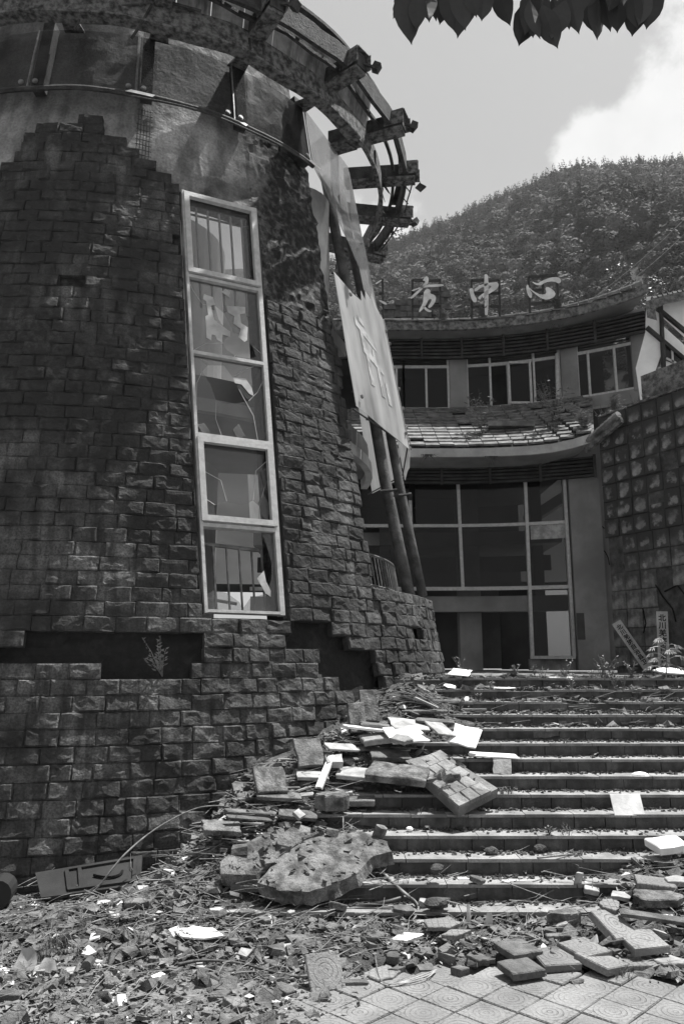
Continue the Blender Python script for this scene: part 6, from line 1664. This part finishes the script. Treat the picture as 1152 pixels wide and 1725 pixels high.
def near(u, v):
    d_, x, y, nm = min((math.hypot(u - x, (v - y) * 1.8), x, y, nm) for x, y, nm in LM)
    side_ = ('left of' if u < x else 'right of') if abs(u - x) > abs(v - y) * 1.6 else ('behind' if v < y else 'in front of')
    return side_ + ' ' + nm
# loose stones and shards one could pick up, all of one sort
for k in range(78):
    zone = k % 3
    if zone == 0: u, v = r9.uniform(20, 560), r9.uniform(1540, 1690)
    elif zone == 1: u, v = r9.uniform(330, 700), r9.uniform(1290, 1440)
    else: u, v = r9.uniform(560, 1150), r9.uniform(1500, 1625)
    if zone == 1 and v < 1560 - u * .42: continue
    s_ = r9.uniform(.05, .13)
    mt_ = r9.choice(('chunk', 'chunk', 'pale', 'mossy')); nc = r9.choice((4, 5, 6))
    lab = '%s %s %s shard %s' % ('small' if s_ < .075 else 'medium' if s_ < .105 else 'larger', {'chunk': 'grey', 'pale': 'pale', 'mossy': 'mossy'}[mt_], {4: 'four-cornered', 5: 'five-sided', 6: 'six-sided'}[nc], near(u, v))
    if lab in USED: continue
    USED.add(lab)
    frag('loose_shard', lab, 'shard', u, v, (s_ * 1.5, s_, r9.uniform(.015, .045)), r9.uniform(-1, 1), r9.gauss(.1, .2), r9.gauss(0, .2), mt_, nc, k, .0, {0: 'shards in the litter', 1: 'shards on the heap', 2: 'shards before the pavers'}[zone], .14)
# longer splinters and laths strewn down the heap
for k in range(18):
    t_ = r9.random(); u = 350 + t_ * 330 + r9.uniform(-40, 40); v = 1430 - t_ * 175 + r9.uniform(-22, 26)
    mt_ = r9.choice(('pale', 'chunk', 'twig', 'pale')); L__ = r9.uniform(.16, .45)
    lab = '%s thin %s lath %s' % ('short' if L__ < .26 else 'mid-length' if L__ < .36 else 'long', {'pale': 'pale', 'chunk': 'grey', 'twig': 'barky'}[mt_], near(u, v))
    if lab in USED: continue
    USED.add(lab)
    frag('splinter', lab, 'lath', u, v, (L__, r9.uniform(.03, .07), .014), r9.gauss(.3, .5), r9.gauss(.05, .15), r9.gauss(0, .12), mt_, 0, k, r9.uniform(.01, .07), 'laths strewn down the heap', .1)
# heavier tangle on the left and over the heap
def tangle(n, u0, u1, v0, v1, rad, hz_):
    for _ in range(n):
        p = hit(r9.uniform(u0, u1), r9.uniform(v0, v1)) + Vector((0, 0, abs(r9.gauss(0, hz_)))); a = r9.gauss(.35, .7); L = r9.uniform(.15, .6); d = Vector((math.cos(a), math.sin(a) * .6, r9.gauss(0.08, .2))) * L; s = Vector((-d.y, d.x, r9.uniform(-.1, .1))) * r9.uniform(-.35, .35)
        b.tube([p - d * .5, p - d * .15 + s * .6, p + d * .2 + s, p + d * .5], r9.uniform(*rad), 4, .0012)
b = MB(); tangle(170, 60, 460, 1440, 1570, (.002, .006), .06); tangle(110, 330, 600, 1300, 1440, (.002, .006), .05); tangle(45, 600, 760, 1190, 1320, (.002, .005), .03); tangle(50, 850, 1150, 1460, 1560, (.002, .005), .04); tangle(40, 450, 800, 1500, 1580, (.002, .005), .04); finish('twig_tangle', b, 'twig')
b = MB()
def tuft(p, n, h, spread=.05):
    for _ in range(n):
        a = r9.uniform(0, 6.283); l = h * r9.uniform(.5, 1.1); o = Vector((math.cos(a), math.sin(a), 0)); s = Vector((-math.sin(a), math.cos(a), 0)) * r9.uniform(.0012, .0028); c = p + o * r9.uniform(0, spread * .4); bend = r9.uniform(.2, 1.1) * l
        m_ = c + Vector((0, 0, l * .6)) + o * bend * .35; e = c + Vector((0, 0, l * .85)) + o * bend
        b.add([c - s, c + s, m_ + s * .8, m_ - s * .8, e], [(0, 1, 2, 3), (3, 2, 4)])
for _ in range(700):
    x = r9.uniform(-3, 3.2); y = r9.uniform(4.4, 6.4)
    if r9.random() < dens(x, y) * (.9 if x < 0 else .55): tuft(Vector((x, y, surf(x, y) - .005)), r9.randint(5, 14), r9.uniform(.03, .09))
for (u, v, n, h) in ((90, 1600, 60, .16), (75, 1625, 60, .15), (120, 1610, 40, .12), (945, 1405, 40, .08), (1050, 1640, 40, .07), (1048, 1648, 30, .06), (720, 1395, 18, .07), (660, 1330, 30, .07), (850, 1355, 45, .08), (620, 1270, 20, .06), (330, 1560, 40, .09), (560, 1580, 30, .06), (900, 1265, 20, .05), (960, 1262, 30, .06), (680, 1500, 20, .06), (240, 1585, 40, .1), (440, 1600, 40, .07)):
    for q in range(4): tuft(hit(u + r9.uniform(-14, 14), v + r9.uniform(-5, 5)), n // 4, h)
for i in range(NS):      # dry grass and dirt caught along the inner corner of the treads
    for _ in range(16 if i < 9 else 60):
        y = SY + (i + 1) * TRD - .02 - r9.random() * .05; x = r9.uniform(left_edge(y), .46 * y + .2); tuft(Vector((x, y, (i + 1) * RIS)), r9.randint(3, 8), r9.uniform(.02, .05 if i < 9 else .10))
finish('dry_grass', b, 'grass')
b = MB()
def grit_(x, y, z):
    s = r9.uniform(.004, .013); m = Matrix.Rotation(r9.uniform(0, 6.3), 3, 'Z') @ Matrix.Rotation(r9.uniform(0, 3), 3, 'X'); b.box((x, y, z + s * .2), (s, s * .9, s * .7), m, jit=s * .3, r=r9)
scat(9000, grit_, clus=1.5); finish('gravel', b, 'chunk')
b = MB()
def clod_(x, y, z):
    s = r9.uniform(.008, .03); m = Matrix.Rotation(r9.uniform(0, 6.3), 3, 'Z') @ Matrix.Rotation(r9.uniform(0, 3), 3, 'X'); b.box((x, y, z + s * .1), (s, s * .9, s * .7), m, jit=s * .3, r=r9)
scat(5000, clod_, clus=1.7)
for i in range(NS):
    for _ in range(560):
        y = SY + (i + 1) * TRD - abs(r9.gauss(0, .07)) - .012; x = r9.uniform(left_edge(y), .46 * y + .2); clod_(x, y, (i + 1) * RIS)
finish('soil_crumbs', b, 'soil')

# --- weeds and saplings
def weed(label, p, h, n, seed, m='weed', leafl=.05, spread=.5, name='weed', cat='plant', group=None):
    t = thing(name, label, cat, p, group); r = random.Random(seed); st = MB(); lf = MB()
    for k in range(n):
        a = r.uniform(0, 6.283); top = p + Vector((math.cos(a) * h * spread * r.uniform(.3, 1), math.sin(a) * h * spread * r.uniform(.2, .8), h * r.uniform(.55, 1))); mid = p.lerp(top, .5) + Vector((0, 0, h * .12)); st.tube([p, mid, top], .0035, 4, .0015)
        for j in range(7):
            c = (p.lerp(mid, j / 3.5) if j < 3.5 else mid.lerp(top, (j - 3.5) / 3.5)); b_ = r.uniform(0, 6.283); d = Vector((math.cos(b_), math.sin(b_), r.uniform(-.1, .6))); s = d.cross(Vector((0, 0, 1))).normalized(); l = leafl * r.uniform(.5, 1.2)
            lf.add([c, c + d * l * .5 + s * l * .22, c + d * l, c + d * l * .5 - s * l * .22], [(0, 1, 2, 3)])
    st.build('stem', M['twig'], t); lf.build('leaves', M[m], t); return t
WL = [('spindly flowering weed at the left of the doorway', 775, 1137, .28, 6, 11), ('grassy low weed in front of the dark doorway', 868, 1140, .16, 12, 12), ('leafy weed at the foot of the sill wall', 900, 1140, .15, 8, 13),
      ('thin two-stemmed weed below the side light', 958, 1138, .22, 3, 14), ('bushy weed in front of the inner pilaster', 1030, 1145, .24, 10, 15), ('bushy weed right below the diagonal board', 1065, 1150, .22, 10, 16), ('tall thin weed left of the diagonal board', 1020, 1145, .34, 5, 17),
      ('low green clump spilling over the broken step', 1035, 1172, .2, 12, 18), ('low green clump beside the spilling one', 1070, 1180, .18, 10, 19), ('weed growing in the rubble below the folded board', 775, 1196, .16, 9, 20), ('small weed next to the white scrap on the steps', 806, 1188, .13, 8, 21),
      ('low weeds on the broken steps at the right edge', 1125, 1180, .18, 9, 22), ('small weed on the tread above the tall grass tuft', 925, 1410, .08, 6, 23)]
for l_, u, v, h, n, s in WL: weed(l_, hit(u, v), h, n, s, group='weeds on the steps and terrace')
rw_ = random.Random(77)
for k in range(15):
    u_ = 770 + k * 25 + rw_.uniform(-8, 8); v_ = rw_.choice((1142, 1146, 1158, 1170, 1176)); side_ = ['thin', 'bushy', 'straggling'][k % 3]
    lab = '%s dry weed among the broken top steps %s' % (side_, ['below the dark doorway', 'below the side light', 'below the grey pilaster', 'below the tiled wall'][0 if u_ < 890 else 1 if u_ < 965 else 2 if u_ < 1030 else 3])
    if lab in USED: continue
    USED.add(lab); weed(lab, hit(u_, v_), rw_.uniform(.08, .26), [4, 9, 6][k % 3], 100 + k, 'weed' if k % 2 else 'sapling', .04, .5, group='dry weeds among the top steps')
p = cone(21.0, 1.80, -.02); 
t = thing('wall_plant', 'small bushy plant rooted in the gap of missing stones', 'plant', p); st = MB(); lf = MB(); r = random.Random(9)
for k in range(7):
    top = p + Vector((r.uniform(-.22, .08), -r.uniform(.06, .2), r.uniform(.15, .48))); mid = p.lerp(top, .5) + Vector((0, -.05, .05)); st.tube([p, mid, top], .004, 4, .0015)
    for j in range(9):
        c = p.lerp(top, .3 + j * .08) + Vector((0, -.03, 0)); a = r.uniform(0, 6.283); d = Vector((math.cos(a), -abs(math.sin(a)) * .4, .5)); s = d.cross(Vector((0, 1, 0))).normalized() if d.cross(Vector((0, 1, 0))).length > .01 else Vector((1, 0, 0)); lf.add([c, c + d * .025 + s * .008, c + d * .05, c + d * .025 - s * .008], [(0, 1, 2, 3)])
st.build('stem', M['twig'], t); lf.build('leaves', M['weed'], t)
# compound-leaved sapling at the head of the steps
p = hit(1122, 1150); t = thing('sapling', 'young sapling with drooping feathery leaves in front of the upright lettered board', 'sapling', p); st = MB(); r = random.Random(2)
st.tube([p, p + Vector((.02, 0, .2)), p + Vector((.03, 0, .42))], .008, 5, .004); st.build('stem', M['twig'], t)
for k in range(13):
    lf = MB(); a = k * 2.4 + .4; z0 = .06 + k * .030; o = p + Vector((.02, 0, z0)); dx = Vector((math.cos(a), math.sin(a) * .7, .28)); l0 = .12 + .11 * r.random()
    tip = o + dx * l0; lf.tube([o, o + dx * l0 * .6 + Vector((0, 0, .02)), tip], .003, 4, .002); dn = Vector((dx.x, dx.y, 0)).normalized(); sd = Vector((-dn.y, dn.x, 0))
    for i in range(9):          # leaflets spread like fingers and droop
        w_ = (i / 8 - .5) * 2.6; d = (dn * math.cos(w_) + sd * math.sin(w_) + Vector((0, 0, -.45))).normalized(); l = .115 * (1 - .25 * abs(i - 4) / 4) * r.uniform(.85, 1.1); s = d.cross(Vector((0, 0, 1))).normalized() * .014
        lf.add([tip, tip + d * l * .45 + s + Vector((0, 0, .006)), tip + d * l + Vector((0, 0, -.02)), tip + d * l * .45 - s + Vector((0, 0, .006))], [(0, 1, 2), (0, 2, 3)])
    lf.build('leaf', M['sapling'], t)
# growth on the roofs
for l_, u, v, h, n, s, f, off in (('pale flowering weeds below the affairs character on the roof', 745, 548, .28, 16, 31, FU, -.6), ('pale flowering weeds at the foot of the middle character', 815, 545, .4, 22, 32, FU, -.6), ('weeds clinging to the upper eave near the corner', 940, 545, .22, 14, 33, FU, -.8),
                              ('tall dry weeds on the left of the coping piece', 812, 735, .7, 10, 34, FL, -.7), ('tall dry weeds at the right part of the lower roof', 935, 735, .8, 14, 35, FL, -.7), ('leafy weeds at the right end of the lower roof', 985, 742, .35, 16, 36, FL, -1.2), ('small pale bush at the upper end of the lower roof', 1035, 672, .3, 14, 37, FL, -.2)):
    x_ = onF(u, v, f, off).x; y_ = f(x_) + off
    if f is FU: p_ = Vector((x_, y_, ZUE + .27 + riseU(x_)))
    else: k_ = (off - SL0.y) / (SL1.y - SL0.y); p_ = Vector((x_, y_, lerp(SL0.z, SL1.z, k_) + .05))
    weed(l_, p_, h * 1.6, n * 2, s, 'sapling' if s in (31, 32, 37, 36) else 'weed', .13, .45, 'roof_weed', 'plant', 'weeds growing on the roofs')
for l_, u, v in (('dark moss tuft hanging from the lower eave below the coping piece', 830, 768), ('dark moss tuft hanging from the lower eave near the hoarding sheets', 722, 765), ('dark moss tuft hanging from the upper eave left of the pipe', 852, 548), ('dark moss tuft hanging from the upper eave right of the pipe', 940, 545)):
    p = onF(u, v, FL if v > 600 else FU, -1.55 if v > 600 else -1.0); b = MB()
    for _ in range(60):
        d = Vector((r9.gauss(0, .12), r9.gauss(0, .03), -abs(r9.gauss(0, .12)))); q = p + Vector((r9.gauss(0, .07), 0, 0)); s = Vector((.008, 0, 0)); b.add([q - s, q + s, q + d], [(0, 1, 2)])
    tag(b.build('moss_tuft', M['soil']), l_, 'moss', 'moss tufts on the eaves')
t = thing('corner_creeper', 'pale creeping plant at the foot of the hip tiles', 'plant', at(1012, 735, 16.6)); lf = MB(); st = MB()
pts = [at(u, v, 16.4) for u, v in ((985, 745), (1008, 736), (1030, 745), (1052, 745))]; st.tube(pts, .01, 4); st.build('stem', M['twig'], t)
for _ in range(90):
    u, v = r9.choice(((1010, 733), (1020, 740), (1035, 746), (1052, 743))); c = at(u + r9.gauss(0, 6), v + r9.gauss(0, 4), 16.35); d = Vector((r9.gauss(0, 1), -.5, r9.gauss(0, 1))).normalized(); s = d.cross(Vector((0, 1, 0))).normalized(); lf.add([c, c + d * .03 + s * .015, c + d * .06, c + d * .03 - s * .015], [(0, 1, 2, 3)])
lf.build('leaves', M['sapling'], t)

# --- overhanging branch close to the camera
br = thing('overhanging_branch', 'dark leafy branch hanging into the sky from above', 'branch', at(880, -60, 2.9))
st = MB(); st.tube([at(560, -120, 2.9), at(700, -60, 2.9), at(880, -50, 2.9), at(1130, -40, 2.9), at(1300, -90, 2.9)], .012, 6, .008)
rb = random.Random(44)
LV = [(661, -20, 32), (672, 10, 26), (692, -22, 76), (700, -15, 52), (722, -40, 38), (738, -30, 42), (748, -25, 30), (768, -35, 65), (762, -20, 55), (780, -30, 52), (808, -30, 36), (800, -40, 30), (730, -50, 36), (860, -30, 44), (874, -5, 78), (882, -15, 60), (895, 0, 64), (910, 5, 66), (918, -30, 48), (938, 8, 82), (952, -5, 52), (928, 0, 66), (965, -30, 42), (978, -25, 58), (958, -20, 50), (1003, -5, 68), (1012, -10, 60), (1030, -25, 54), (1038, -20, 56), (1022, -40, 20), (1062, -20, 62), (1078, -15, 50), (1090, -30, 50), (1070, -25, 44), (800, -60, 10), (1045, -50, 10), (885, -60, 8), (990, -60, 15), (680, -60, 12)]
for k, (u, v0, v1) in enumerate(LV):
    Y = 2.9 + rb.uniform(-.12, .12); tip = at(u + rb.uniform(-5, 5), v1, Y); top = at(u + rb.uniform(-26, 26), min(v0, v1 - rb.uniform(46, 66)), Y + rb.uniform(-.03, .03)); d = tip - top; L = d.length; d.normalize(); tw = rb.uniform(-.55, .55)
    s = d.cross(Vector((0, 1, 0))).normalized(); s = (s * math.cos(tw) + Vector((0, 1, 0)) * math.sin(tw)); nn = s.cross(d); wmax = L * .205
    b = MB(); prof = [(0, .05), (.08, .35), (.2, .78), (.35, 1), (.5, .97), (.65, .8), (.78, .52), (.88, .24), (.94, .09), (1.0, .0)]; vs = []
    for t_, w_ in prof:
        c = top + d * (L * t_) + nn * (math.sin(t_ * 3.1) * .006)
        for sg in (-1, 0, 1): vs.append(c + s * (sg * wmax * w_ * rb.uniform(.94, 1.04)) + nn * (abs(sg) * .008 * w_))
    fs = []
    for i in range(len(prof) - 1):
        for j in (0, 1): q = i * 3 + j; fs.append((q, q + 1, q + 4, q + 3))
    n_ = len(vs); b.add(vs + [q + nn * .0015 for q in vs], fs + [tuple(i + n_ for i in reversed(f)) for f in fs]); b.build('leaf', M['hang_leaf'], br)
    st.tube([top, top + Vector((rb.uniform(-.03, .03), 0, .06)), at(u + rb.uniform(-15, 15), -52, 2.9)], .0022, 4)
st.build('twig', M['hang_leaf'], br)

bpy.context.view_layer.update()
for o in bpy.data.objects:
    if '_t' in o: del o['_t']
tris = sum(len(o.data.polygons) for o in bpy.data.objects if o.type == 'MESH'); print('objects', len(bpy.data.objects), 'polys', tris)
